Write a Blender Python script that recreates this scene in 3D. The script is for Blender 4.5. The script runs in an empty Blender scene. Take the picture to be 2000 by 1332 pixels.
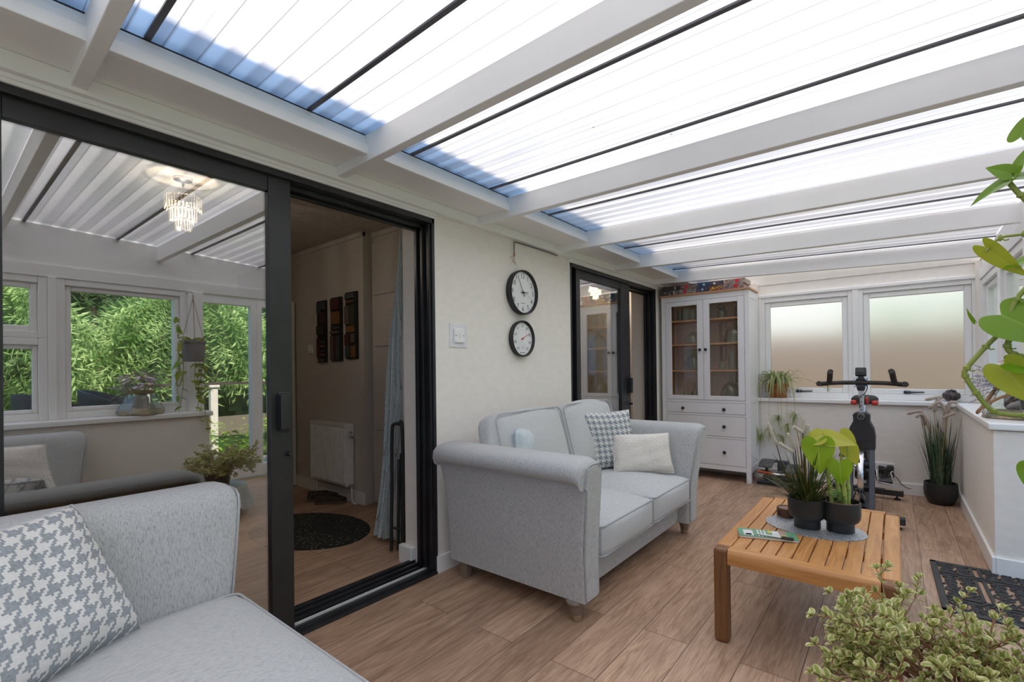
import bpy, bmesh, math, random
from mathutils import Vector, Matrix, Euler
random.seed(7)
scene = bpy.context.scene
C = scene.collection
PI = math.pi
V = Vector

# ---------------------------------------------------------------- camera, world, sun, exposure
cam_data = bpy.data.cameras.new('camera')
cam = bpy.data.objects.new('camera', cam_data); C.objects.link(cam)
R3 = V((.77762, .62863, -.0118)); U3 = V((.0115, .00454, .99992)); F3 = V((-.62863, .77769, .0037))
mw = Matrix.Identity(4)
for i in range(3):
    mw[i][0] = R3[i]; mw[i][1] = U3[i]; mw[i][2] = -F3[i]
mw[0][3], mw[1][3], mw[2][3] = 2.07, 0.0, 1.172
cam.matrix_world = mw
cam_data.sensor_width = 36.0
cam_data.lens = 36.0 * 923.8 / 2000.0
cam_data.shift_y = (718.55 - 666.0) / 2000.0
cam_data.clip_start = 0.02
cam_data.clip_end = 200
scene.camera = cam

world = bpy.data.worlds.new('world'); scene.world = world; world.use_nodes = True
bg = world.node_tree.nodes['Background']
bg.inputs[0].default_value = (.36, .62, 1.1, 1); bg.inputs[1].default_value = 1.1
sun_d = bpy.data.lights.new('sun', 'SUN'); sun = bpy.data.objects.new('sun', sun_d); C.objects.link(sun)
sun_d.energy = 7.8; sun_d.angle = math.radians(9.0); sun_d.color = (1, .86, .70)
sun.rotation_euler = (V((0.60, 0.15, -0.78))).to_track_quat('-Z', 'Y').to_euler()
scene.view_settings.view_transform = 'Standard'
scene.view_settings.look = 'None'
scene.view_settings.gamma = 1.0
scene.view_settings.use_curve_mapping = False
scene.view_settings.exposure = 1.12
cy = scene.cycles
cy.max_bounces = 14; cy.diffuse_bounces = 6; cy.glossy_bounces = 5; cy.transmission_bounces = 10; cy.transparent_max_bounces = 24
cy.caustics_reflective = False; cy.caustics_refractive = False
cy.sample_clamp_indirect = 6.0
cy.use_denoising = True

# ---------------------------------------------------------------- mesh builder
class MB:
    def __init__(s): s.v = []; s.f = []; s.uv = []
    def add(s, vs, fs, uvs=None):
        n = len(s.v)
        s.v += [tuple(p) for p in vs]
        s.f += [tuple(i + n for i in f) for f in fs]
        s.uv += list(uvs) if uvs else [(0, 0)] * len(vs)
        return s
    def box(s, x0, x1, y0, y1, z0, z1):
        x0, x1 = min(x0, x1), max(x0, x1); y0, y1 = min(y0, y1), max(y0, y1); z0, z1 = min(z0, z1), max(z0, z1)
        vs = [(x0,y0,z0),(x1,y0,z0),(x1,y1,z0),(x0,y1,z0),(x0,y0,z1),(x1,y0,z1),(x1,y1,z1),(x0,y1,z1)]
        return s.add(vs, [(0,3,2,1),(4,5,6,7),(0,1,5,4),(1,2,6,5),(2,3,7,6),(3,0,4,7)])
    def hexa(s, pts):
        return s.add(pts, [(0,3,2,1),(4,5,6,7),(0,1,5,4),(1,2,6,5),(2,3,7,6),(3,0,4,7)])
    def obox(s, c, ax, ay, az):
        c, ax, ay, az = V(c), V(ax), V(ay), V(az)
        P = [c + ax*i + ay*j + az*k for k in (-1, 1) for i, j in ((-1,-1),(1,-1),(1,1),(-1,1))]
        return s.hexa(P)
    def tube(s, pts, r, seg=8, cap=True, closed=False, flat=None):
        pts = [V(p) for p in pts]; n = len(pts)
        rs = r if isinstance(r, (list, tuple)) else [r] * n
        prev = None; vs = []; 
        for i, p in enumerate(pts):
            if closed: d = pts[(i+1) % n] - pts[i-1]
            else: d = pts[min(i+1, n-1)] - pts[max(i-1, 0)]
            if d.length < 1e-9: d = V((0,0,1))
            d.normalize()
            if prev is None:
                a = V((0,0,1)) if abs(d.z) < .9 else V((1,0,0))
                u = d.cross(a).normalized()
            else:
                u = prev - d * prev.dot(d)
                u = u.normalized() if u.length > 1e-6 else d.orthogonal().normalized()
            w = d.cross(u); prev = u
            for k in range(seg):
                t = 2*PI*k/seg
                vs.append(p + (u*math.cos(t) + w*math.sin(t)*(flat or 1)) * rs[i])
        fs = []
        m = n if closed else n-1
        for i in range(m):
            for k in range(seg):
                a = i*seg+k; b = i*seg+(k+1) % seg
                c = ((i+1) % n)*seg+(k+1) % seg; d = ((i+1) % n)*seg+k
                fs.append((a, b, c, d))
        if cap and not closed:
            fs.append(tuple(range(seg))[::-1]); fs.append(tuple((n-1)*seg+k for k in range(seg)))
        return s.add(vs, fs)
    def lathe(s, prof, c=(0,0,0), seg=24, axis='z', cap=True):
        vs = []; uv = []; c = V(c); n = len(prof)
        for i, (r, z) in enumerate(prof):
            for k in range(seg):
                t = 2*PI*k/seg; a, b = r*math.cos(t), r*math.sin(t)
                vs.append(c + (V((a,b,z)) if axis == 'z' else V((z,a,b)) if axis == 'x' else V((b,z,a))))
                uv.append((k/seg, i/max(1, n-1)))
        fs = [(i*seg+k, i*seg+(k+1)%seg, (i+1)*seg+(k+1)%seg, (i+1)*seg+k) for i in range(n-1) for k in range(seg)]
        if cap:
            if prof[0][0] > 1e-5: fs.append(tuple(range(seg))[::-1])
            if prof[-1][0] > 1e-5: fs.append(tuple((n-1)*seg+k for k in range(seg)))
        return s.add(vs, fs, uv)
    def extrude(s, prof, fn, n=2, cap=True, closed=True):
        """prof: list of 2d points, fn(i, p) -> 3d for section i"""
        m = len(prof); vs = []; uv = []
        for i in range(n):
            for j, p in enumerate(prof):
                vs.append(fn(i, p)); uv.append((j/m, i/max(1, n-1)))
        fs = []
        for i in range(n-1):
            for j in range(m if closed else m-1):
                fs.append((i*m+j, i*m+(j+1)%m, (i+1)*m+(j+1)%m, (i+1)*m+j))
        if cap and closed:
            fs.append(tuple(range(m))[::-1]); fs.append(tuple((n-1)*m+j for j in range(m)))
        return s.add(vs, fs, uv)
    def grid(s, nu, nv, fn, two=False):
        vs = []; uv = []
        for j in range(nv+1):
            for i in range(nu+1):
                vs.append(fn(i/nu, j/nv)); uv.append((i/nu, j/nv))
        fs = [(j*(nu+1)+i, j*(nu+1)+i+1, (j+1)*(nu+1)+i+1, (j+1)*(nu+1)+i) for j in range(nv) for i in range(nu)]
        return s.add(vs, fs, uv)
    def softbox(s, c, sx, sy, sz, r=.04, crown=0, n=10, bulge=0, xf=None):
        """rounded box (half sizes sx, sy, sz); crown lifts the top, bulge pushes the sides out"""
        c = V(c)
        def m(a, b, d):
            p = V((a*sx, b*sy, d*sz))
            q = V((max(-sx+r, min(sx-r, p.x)), max(-sy+r, min(sy-r, p.y)), max(-sz+min(r,sz), min(sz-min(r,sz), p.z))))
            e = p - q
            if e.length > 1e-9: e = e.normalized() * r
            o = q + e
            k = (1-a*a)*(1-b*b)
            if d > 0: o.z += crown*k*d
            o.x += bulge*a*(1-b*b)*(1-d*d); o.y += bulge*b*(1-a*a)*(1-d*d)
            if xf: o = xf(o)
            return c + o
        T = [math.tan(PI/4*(2*i/n-1)) for i in range(n+1)]
        for ax in range(3):
            for sg in (-1, 1):
                vs = []; uv = []
                for j in range(n+1):
                    for i in range(n+1):
                        t = [0, 0, 0]; t[ax] = sg; t[(ax+1) % 3] = T[i]*sg; t[(ax+2) % 3] = T[j]
                        vs.append(m(*t)); uv.append((i/n, j/n))
                s.add(vs, [(j*(n+1)+i, j*(n+1)+i+1, (j+1)*(n+1)+i+1, (j+1)*(n+1)+i) for j in range(n) for i in range(n)], uv)
        return s
    def build(s, name, mat, parent=None, smooth=False, bevel=0, weld=False, loc=None, solid=0, sub=0):
        me = bpy.data.meshes.new(name)
        me.from_pydata(s.v, [], s.f)
        if any(u != (0, 0) for u in s.uv):
            ul = me.uv_layers.new(name='UVMap')
            for l in me.loops: ul.data[l.index].uv = s.uv[l.vertex_index]
        bm = bmesh.new(); bm.from_mesh(me)
        if weld: bmesh.ops.remove_doubles(bm, verts=bm.verts, dist=weld if isinstance(weld, float) else 1e-5)
        if weld or not s.open(): bmesh.ops.recalc_face_normals(bm, faces=bm.faces)
        bm.to_mesh(me); bm.free()
        if mat: me.materials.append(mat)
        if smooth:
            for p in me.polygons: p.use_smooth = True
            if smooth != 1 and hasattr(me, 'set_sharp_from_angle'): me.set_sharp_from_angle(angle=smooth)
            elif hasattr(me, 'set_sharp_from_angle'): me.set_sharp_from_angle(angle=math.radians(50))
        o = bpy.data.objects.new(name, me); C.objects.link(o)
        if parent: o.parent = parent
        if loc: o.location = loc
        if bevel:
            b = o.modifiers.new('bevel', 'BEVEL'); b.width = bevel; b.segments = 2; b.limit_method = 'ANGLE'; b.angle_limit = math.radians(40)
        if solid:
            b = o.modifiers.new('solid', 'SOLIDIFY'); b.thickness = solid; b.offset = 0
        if sub:
            b = o.modifiers.new('sub', 'SUBSURF'); b.levels = sub; b.render_levels = sub
        return o
    def open(s): return False

def tag(o, label, cat, group=None, kind=None):
    if label: o['label'] = label
    if cat: o['category'] = cat
    if group: o['group'] = group
    if kind: o['kind'] = kind
    return o
def thing(name, label, cat, loc=(0,0,0), rotz=0, group=None):
    o = bpy.data.objects.new(name, None); C.objects.link(o)
    o.empty_display_size = .05
    o.location = loc; o.rotation_euler = (0, 0, rotz)
    return tag(o, label, cat, group)
def struct(o, label=None):
    o['kind'] = 'structure'
    if label: o['label'] = label
    return o
def dup(root, loc=None, label=None, rotz=None):
    r = root.copy(); C.objects.link(r)
    if loc is not None: r.location = loc
    if rotz is not None: r.rotation_euler = (0, 0, rotz)
    if label: r['label'] = label
    for ch in list(root.children):
        c = ch.copy(); C.objects.link(c); c.parent = r
        for g in list(ch.children):
            d = g.copy(); C.objects.link(d); d.parent = c
    return r
def smooth_path(pts, n=6):
    """Catmull-Rom through pts"""
    pts = [V(p) for p in pts]; out = []
    for i in range(len(pts)-1):
        p0 = pts[max(0, i-1)]; p1 = pts[i]; p2 = pts[i+1]; p3 = pts[min(len(pts)-1, i+2)]
        for k in range(n):
            t = k/n
            out.append(.5*((2*p1)+(p2-p0)*t+(2*p0-5*p1+4*p2-p3)*t*t+(3*p1-p0-3*p2+p3)*t**3))
    out.append(pts[-1]); return out

def text_mesh(mb, s, size, o, right, up, align=True):
    """flat lettering added to a mesh builder"""
    cu = bpy.data.curves.new('t', 'FONT'); cu.body = s; cu.size = size
    cu.align_x = 'CENTER'; cu.align_y = 'CENTER'; cu.extrude = 0
    ob = bpy.data.objects.new('t', cu); C.objects.link(ob)
    dg = bpy.context.evaluated_depsgraph_get()
    me = bpy.data.meshes.new_from_object(ob.evaluated_get(dg))
    o, right, up = V(o), V(right), V(up)
    mb.add([o + right*v.co.x + up*v.co.y for v in me.vertices], [tuple(p.vertices) for p in me.polygons])
    bpy.data.objects.remove(ob); bpy.data.meshes.remove(me); bpy.data.curves.remove(cu)

# ---------------------------------------------------------------- materials
MATS = {}
def newmat(name):
    m = bpy.data.materials.new(name); m.use_nodes = True
    nt = m.node_tree; return m, nt, nt.nodes['Principled BSDF']
def lk(nt, a, b): nt.links.new(a, b)
def coords(nt, kind='Object', scale=(1,1,1), loc=(0,0,0), rot=(0,0,0)):
    tc = nt.nodes.new('ShaderNodeTexCoord'); mp = nt.nodes.new('ShaderNodeMapping')
    lk(nt, tc.outputs[kind], mp.inputs[0])
    mp.inputs['Scale'].default_value = scale; mp.inputs['Location'].default_value = loc; mp.inputs['Rotation'].default_value = rot
    return mp.outputs[0]
def ramp(nt, fac, stops):
    r = nt.nodes.new('ShaderNodeValToRGB')
    e = r.color_ramp.elements
    while len(e) < len(stops): e.new(.5)
    for i, (p, c) in enumerate(stops):
        e[i].position = p; e[i].color = (*c, 1)
    lk(nt, fac, r.inputs[0]); return r.outputs[0]
def noise(nt, vec, scale, detail=4, rough=.55, dist=0):
    n = nt.nodes.new('ShaderNodeTexNoise'); n.inputs['Scale'].default_value = scale
    n.inputs['Detail'].default_value = detail; n.inputs['Roughness'].default_value = rough; n.inputs['Distortion'].default_value = dist
    lk(nt, vec, n.inputs['Vector']); return n.outputs['Fac']
def bump(nt, b, h, strength=.3, dist=.01):
    n = nt.nodes.new('ShaderNodeBump'); n.inputs['Strength'].default_value = strength; n.inputs['Distance'].default_value = dist
    lk(nt, h, n.inputs['Height']); lk(nt, n.outputs[0], b.inputs['Normal']); return n
def mat(name, c, rough=.5, metal=0, c2=None, ns=20, stretch=(1,1,1), bs=0, bscale=None, spec=.5, lo=.35, hi=.65, coat=0, dist=0):
    """plain procedural material: colour c, optionally mottled towards c2 by a noise"""
    if name in MATS: return MATS[name]
    m, nt, b = newmat(name)
    b.inputs['Base Color'].default_value = (*c, 1); b.inputs['Roughness'].default_value = rough; b.inputs['Metallic'].default_value = metal
    b.inputs['Specular IOR Level'].default_value = spec; b.inputs['Coat Weight'].default_value = coat
    vec = coords(nt, 'Object', stretch)
    c2 = c2 or tuple(min(1, x*.93) for x in c)
    f = noise(nt, vec, ns, dist=dist)
    lk(nt, ramp(nt, f, [(lo, c), (hi, c2)]), b.inputs['Base Color'])
    if bs:
        g = noise(nt, vec, bscale or ns*2); bump(nt, b, g, bs)
    MATS[name] = m; return m

def wood_mat(name, c1, c2, c3, stretch=(1, 14, 14), rough=.4, scale=3.0):
    m, nt, b = newmat(name)
    vec = coords(nt, 'Object', stretch)
    f = noise(nt, vec, scale, 6, .6, 1.2)
    lk(nt, ramp(nt, f, [(.25, c1), (.5, c2), (.75, c3)]), b.inputs['Base Color'])
    b.inputs['Roughness'].default_value = rough
    bump(nt, b, f, .08)
    return m

def floor_mat(name):
    m, nt, b = newmat(name)
    tc = nt.nodes.new('ShaderNodeTexCoord')
    sep = nt.nodes.new('ShaderNodeSeparateXYZ'); lk(nt, tc.outputs['Object'], sep.inputs[0])
    com = nt.nodes.new('ShaderNodeCombineXYZ')
    ax = nt.nodes.new('ShaderNodeMath'); ax.operation = 'ADD'; ax.inputs[1].default_value = 5.02; lk(nt, sep.outputs[0], ax.inputs[0])
    ay = nt.nodes.new('ShaderNodeMath'); ay.operation = 'ADD'; ay.inputs[1].default_value = 9.98; lk(nt, sep.outputs[1], ay.inputs[0])
    lk(nt, ay.outputs[0], com.inputs[0]); lk(nt, ax.outputs[0], com.inputs[1])
    br = nt.nodes.new('ShaderNodeTexBrick')
    lk(nt, com.outputs[0], br.inputs['Vector'])
    br.offset = .37; br.offset_frequency = 2; br.squash = 1.0
    for k, v in (('Color1', (0,0,0,1)), ('Color2', (1,1,1,1)), ('Mortar', (.5,.5,.5,1))): br.inputs[k].default_value = v
    br.inputs['Scale'].default_value = 1; br.inputs['Mortar Size'].default_value = .0016; br.inputs['Mortar Smooth'].default_value = .2
    br.inputs['Bias'].default_value = 0; br.inputs['Brick Width'].default_value = 1.2; br.inputs['Row Height'].default_value = .2
    tone = br.outputs['Color']
    # each plank slides the grain so that neighbours differ
    v2 = nt.nodes.new('ShaderNodeVectorMath'); v2.operation = 'SCALE'; lk(nt, tone, v2.inputs[0]); v2.inputs['Scale'].default_value = 37.0
    v3 = nt.nodes.new('ShaderNodeVectorMath'); v3.operation = 'ADD'; lk(nt, com.outputs[0], v3.inputs[0]); lk(nt, v2.outputs[0], v3.inputs[1])
    mp = nt.nodes.new('ShaderNodeMapping'); lk(nt, v3.outputs[0], mp.inputs[0]); mp.inputs['Scale'].default_value = (1.3, 14, 1)
    g = noise(nt, mp.outputs[0], 2.2, 7, .62, 1.6)
    mp2 = nt.nodes.new('ShaderNodeMapping'); lk(nt, v3.outputs[0], mp2.inputs[0]); mp2.inputs['Scale'].default_value = (3, 60, 1)
    g2 = noise(nt, mp2.outputs[0], 3, 4, .6, .4)
    mp3 = nt.nodes.new('ShaderNodeMapping'); lk(nt, v3.outputs[0], mp3.inputs[0]); mp3.inputs['Scale'].default_value = (1, 3.2, 1)
    g3 = noise(nt, mp3.outputs[0], 1.7, 3, .5, .8)
    grain = ramp(nt, g, [(.2, (.25,.145,.085)), (.42, (.46,.30,.195)), (.58, (.58,.395,.27)), (.8, (.66,.465,.33))])
    def mul(a, fac_src, lo, hi, amt=1.0):
        mx = nt.nodes.new('ShaderNodeMix'); mx.data_type = 'RGBA'; mx.blend_type = 'MULTIPLY'; mx.inputs['Factor'].default_value = amt
        lk(nt, a, mx.inputs['A']); lk(nt, ramp(nt, fac_src, [(0 if lo[0] is None else lo[0], lo[1]), (hi[0], hi[1])]), mx.inputs['B']); return mx.outputs['Result']
    col = mul(grain, tone, (0, (.80,.78,.77)), (1, (1.12,1.12,1.12)))
    col = mul(col, g2, (.35, (.80,.78,.76)), (.6, (1.04,1.04,1.04)))
    col = mul(col, g3, (.3, (.82,.80,.80)), (.65, (1.06,1.06,1.06)))
    mx = nt.nodes.new('ShaderNodeMix'); mx.data_type = 'RGBA'; lk(nt, br.outputs['Fac'], mx.inputs['Factor']); lk(nt, col, mx.inputs['A']); mx.inputs['B'].default_value = (.10,.06,.04,1)
    lk(nt, mx.outputs['Result'], b.inputs['Base Color'])
    b.inputs['Roughness'].default_value = .42; b.inputs['Specular IOR Level'].default_value = .35
    bump(nt, b, br.outputs['Fac'], -.25, .002)
    return m

def fabric_mat(name, base, dark, light, stretch, scale=60, bs=.35, rough=.95):
    m, nt, b = newmat(name)
    vec = coords(nt, 'Object', stretch)
    f = noise(nt, vec, scale, 3, .6, .3)
    fine = noise(nt, coords(nt, 'Object', (1,1,1)), 420, 2, .6)
    c = ramp(nt, f, [(.30, dark), (.47, base), (.68, light)])
    mx = nt.nodes.new('ShaderNodeMix'); mx.data_type = 'RGBA'; mx.blend_type = 'MULTIPLY'; mx.inputs['Factor'].default_value = .35
    lk(nt, c, mx.inputs['A']); lk(nt, ramp(nt, fine, [(.3, (.7,.7,.7)), (.6, (1,1,1))]), mx.inputs['B'])
    lk(nt, mx.outputs['Result'], b.inputs['Base Color'])
    b.inputs['Roughness'].default_value = rough; b.inputs['Specular IOR Level'].default_value = .12
    b.inputs['Sheen Weight'].default_value = .25; b.inputs['Sheen Roughness'].default_value = .5
    bump(nt, b, f, bs, .004)
    return m

def leaf_mat(name, c1, c2, trans=.35, rough=.4, vary=8, edge=None, vein=None):
    """leaf: two-sided, partly translucent; uv.x runs across the blade (edge/vein colours)"""
    m, nt, b = newmat(name)
    out = nt.nodes['Material Output']
    f = noise(nt, coords(nt, 'Object'), vary, 2)
    c = ramp(nt, f, [(.35, c1), (.65, c2)])
    if edge or vein:
        tc = nt.nodes.new('ShaderNodeTexCoord'); sp = nt.nodes.new('ShaderNodeSeparateXYZ'); lk(nt, tc.outputs['UV'], sp.inputs[0])
        a = nt.nodes.new('ShaderNodeMath'); a.operation = 'SUBTRACT'; a.inputs[1].default_value = .5; lk(nt, sp.outputs[0], a.inputs[0])
        d = nt.nodes.new('ShaderNodeMath'); d.operation = 'ABSOLUTE'; lk(nt, a.outputs[0], d.inputs[0])
        if edge:
            e = nt.nodes.new('ShaderNodeMapRange'); e.inputs[1].default_value = edge[1]; e.inputs[2].default_value = edge[2]; lk(nt, d.outputs[0], e.inputs[0])
            mx = nt.nodes.new('ShaderNodeMix'); mx.data_type = 'RGBA'; lk(nt, e.outputs[0], mx.inputs['Factor']); lk(nt, c, mx.inputs['A']); mx.inputs['B'].default_value = (*edge[0], 1); c = mx.outputs['Result']
        if vein:
            e = nt.nodes.new('ShaderNodeMapRange'); e.inputs[1].default_value = .0; e.inputs[2].default_value = vein[1]; e.inputs[3].default_value = 1; e.inputs[4].default_value = 0; lk(nt, d.outputs[0], e.inputs[0])
            mx = nt.nodes.new('ShaderNodeMix'); mx.data_type = 'RGBA'; lk(nt, e.outputs[0], mx.inputs['Factor']); lk(nt, c, mx.inputs['A']); mx.inputs['B'].default_value = (*vein[0], 1); c = mx.outputs['Result']
    lk(nt, c, b.inputs['Base Color']); b.inputs['Roughness'].default_value = rough; b.inputs['Specular IOR Level'].default_value = .35
    t = nt.nodes.new('ShaderNodeBsdfTranslucent'); lk(nt, c, t.inputs[0])
    ms = nt.nodes.new('ShaderNodeMixShader'); ms.inputs[0].default_value = trans
    lk(nt, b.outputs[0], ms.inputs[1]); lk(nt, t.outputs[0], ms.inputs[2]); lk(nt, ms.outputs[0], out.inputs[0])
    return m

def schlick(nt, r0, gain=1.0):
    """Fresnel reflectance of a thin sheet, the same from both sides"""
    ge = nt.nodes.new('ShaderNodeNewGeometry'); d = nt.nodes.new('ShaderNodeVectorMath'); d.operation = 'DOT_PRODUCT'
    lk(nt, ge.outputs['Incoming'], d.inputs[0]); lk(nt, ge.outputs['Normal'], d.inputs[1])
    def M(op, a, v):
        n = nt.nodes.new('ShaderNodeMath'); n.operation = op
        for i, q in enumerate((a, v)):
            if hasattr(q, 'is_linked'): lk(nt, q, n.inputs[i])
            else: n.inputs[i].default_value = q
        return n
    c = M('ABSOLUTE', d.outputs['Value'], 0).outputs[0]
    k = M('POWER', M('SUBTRACT', 1.0, c).outputs[0], 5.0).outputs[0]
    f = M('MULTIPLY', M('ADD', M('MULTIPLY', k, 1-r0).outputs[0], r0).outputs[0], gain); f.use_clamp = True
    return f.outputs[0], M
def glass_mat(name, tint=(1,1,1), ior=1.6, gain=1.0, rough=0.0):
    """window glass: see-through plus a Fresnel reflection"""
    m = bpy.data.materials.new(name); m.use_nodes = True; nt = m.node_tree; nt.nodes.clear()
    out = nt.nodes.new('ShaderNodeOutputMaterial')
    t = nt.nodes.new('ShaderNodeBsdfTransparent'); t.inputs[0].default_value = (*tint, 1)
    g = nt.nodes.new('ShaderNodeBsdfGlossy'); g.inputs['Roughness'].default_value = rough; g.inputs[0].default_value = (1,1,1,1)
    fac, _ = schlick(nt, ((ior-1)/(ior+1))**2, gain)
    ms = nt.nodes.new('ShaderNodeMixShader'); lk(nt, fac, ms.inputs[0]); lk(nt, t.outputs[0], ms.inputs[1]); lk(nt, g.outputs[0], ms.inputs[2])
    lk(nt, ms.outputs[0], out.inputs[0]); return m

def hound_mat(name, dark, light, rep):
    """woven houndstooth: 4 dark / 4 light threads in a 2/2 twill"""
    m, nt, b = newmat(name)
    tc = nt.nodes.new('ShaderNodeTexCoord'); sp = nt.nodes.new('ShaderNodeSeparateXYZ'); lk(nt, tc.outputs['UV'], sp.inputs[0])
    def M(op, a, v=None, w=None):
        n = nt.nodes.new('ShaderNodeMath'); n.operation = op
        if hasattr(a, 'is_linked'): lk(nt, a, n.inputs[0])
        else: n.inputs[0].default_value = a
        if v is not None:
            if hasattr(v, 'is_linked'): lk(nt, v, n.inputs[1])
            else: n.inputs[1].default_value = v
        return n.outputs[0]
    u = M('MULTIPLY', sp.outputs[0], rep*8); w = M('MULTIPLY', sp.outputs[1], rep*8)
    wu = M('LESS_THAN', M('MODULO', u, 8.0), 4.0); ww = M('LESS_THAN', M('MODULO', w, 8.0), 4.0)
    tw = M('LESS_THAN', M('MODULO', M('ADD', M('FLOOR', u), M('FLOOR', w)), 4.0), 2.0)
    mx = nt.nodes.new('ShaderNodeMix'); mx.data_type = 'FLOAT'; lk(nt, tw, mx.inputs['Factor']); lk(nt, wu, mx.inputs['A']); lk(nt, ww, mx.inputs['B'])
    cc = nt.nodes.new('ShaderNodeMix'); cc.data_type = 'RGBA'; lk(nt, mx.outputs['Result'], cc.inputs['Factor'])
    f = noise(nt, coords(nt, 'Object'), 160, 3)
    lk(nt, ramp(nt, f, [(.3, light), (.7, tuple(x*.9 for x in light))]), cc.inputs['A'])
    lk(nt, ramp(nt, f, [(.3, dark), (.7, tuple(x*.72 for x in dark))]), cc.inputs['B'])
    lk(nt, cc.outputs['Result'], b.inputs['Base Color']); b.inputs['Roughness'].default_value = .95; b.inputs['Specular IOR Level'].default_value = .1
    bump(nt, b, mx.outputs['Result'], .25, .002)
    return m

WHITE = mat('white_paint', (.88,.875,.85), .45, c2=(.86,.85,.825), ns=6, bs=.04, bscale=60)
WHITEGLOSS = mat('white_gloss', (.89,.885,.865), .28, c2=(.87,.865,.845), ns=4)
PAPER = mat('wallpaper', (.88,.835,.765), .8, c2=(.84,.797,.73), ns=14, stretch=(1,1,1.6), bs=.12, bscale=230, spec=.2)
PAPERG = PAPER
BLACK = mat('black_frame', (.016,.016,.018), .34, c2=(.024,.024,.026), ns=7)
BLACKMATT = mat('black_matt', (.02,.02,.02), .6, c2=(.03,.03,.03), ns=10)
CHROME = mat('chrome', (.75,.75,.76), .2, 1.0, c2=(.68,.68,.70), ns=5)
STEEL = mat('brushed_steel', (.55,.54,.52), .35, 1.0, c2=(.45,.44,.42), ns=30, stretch=(1,1,12))
FLOOR = floor_mat('oak_laminate')
CLEAR = glass_mat('clear_window_glass', (.97,.985,.98), 1.45)
DOORGLASS = glass_mat('patio_door_glass', (.84,.84,.81), 2.2, 2.0)
# ================================================================ SETTING
def zbot(x, y):
    """underside of the roof beams: level at the house wall, falling a little towards the far end of the eaves"""
    ys = [(-6, 2.20), (-2, 2.20), (.31, 2.15), (1.235, 2.113), (2.215, 2.066), (3.138, 2.035), (4.076, 2.008), (5.03, 1.985), (7, 1.95)]
    for (a, za), (b, zb) in zip(ys, ys[1:]):
        if y <= b:
            zr = za + (zb-za)*(y-a)/(b-a); break
    return 2.09 + (zr-2.09)*(x/2.6)
BD = .118                                              # beam depth
XE = 3.55

fl = MB(); fl.box(-4.2, 3.6, -5.0, 5.75, -.06, 0)
struct(fl.build('floor', FLOOR), 'oak plank laminate floor running through the sunroom and the hall')

# ---- house wall (left), .29 thick, with two patio door openings
w = MB()
w.box(-.29, 0, -5.0, -.02, 0, 2.45); w.box(-.29, 0, 1.855, 3.335, 0, 2.45); w.box(-.29, 0, 5.13, 5.75, 0, 2.45)
w.box(-.29, 0, -.02, 1.855, 2.055, 2.45); w.box(-.29, 0, 3.335, 5.13, 2.05, 2.45)
struct(w.build('wall_left', PAPER), 'cream papered house wall with two patio doors')
# eaves board and gutter of the house above the glazed roof
w = MB(); w.box(-.3, .235, -5.0, 6.0, 2.36, 2.45)
struct(w.build('trim_eaves', mat('dark_eaves', (.05,.05,.055), .6)))

# ---- wall plate, soffit, moulding, trim over the doors
w = MB(); w.box(0, .045, -5.0, 5.75, 2.078, 2.135); struct(w.build('trim_wall_plate', WHITE, bevel=.004))
w = MB(); w.box(0, .285, -5.0, 5.75, 2.135, 2.15); struct(w.build('ceiling_soffit', WHITE))
w = MB()
w.box(.262, .292, -5.0, 5.75, 2.122, 2.165); w.box(.250, .283, -5.0, 5.75, 2.165, 2.19); w.box(.24, .274, -5.0, 5.75, 2.19, 2.208)
struct(w.build('trim_roof_moulding', WHITEGLOSS, bevel=.003))
w = MB(); w.box(.20, .268, -5.0, 5.75, 2.2085, 2.216); struct(w.build('trim_roof_gasket', BLACKMATT))
for nm, a, b in (('trim_door_1', -.06, 1.86), ('trim_door_2', 3.30, 5.16)):
    w = MB(); w.box(0, .024, a, b, 2.062, 2.0779); w.box(0, .014, a, b, 2.05, 2.066); struct(w.build(nm, WHITE, bevel=.003))

# ---- roof beams and glazed roof
for k, y in enumerate((-4.35, -3.4, -2.5, -1.55, -.62, .29, 1.215, 2.195, 3.118, 4.056, 5.01)):
    w = MB(); P = []
    xs = (.03, XE)
    P = []
    for dz in (0, BD):
        for (x, dy) in ((xs[0], 0), (xs[1], 0), (xs[1], .042), (xs[0], .042)):
            P.append((x, y+dy, zbot(x, y) + dz))
    w.hexa(P); o = w.build('ceiling_beam', WHITE, bevel=.003); struct(o)

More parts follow.
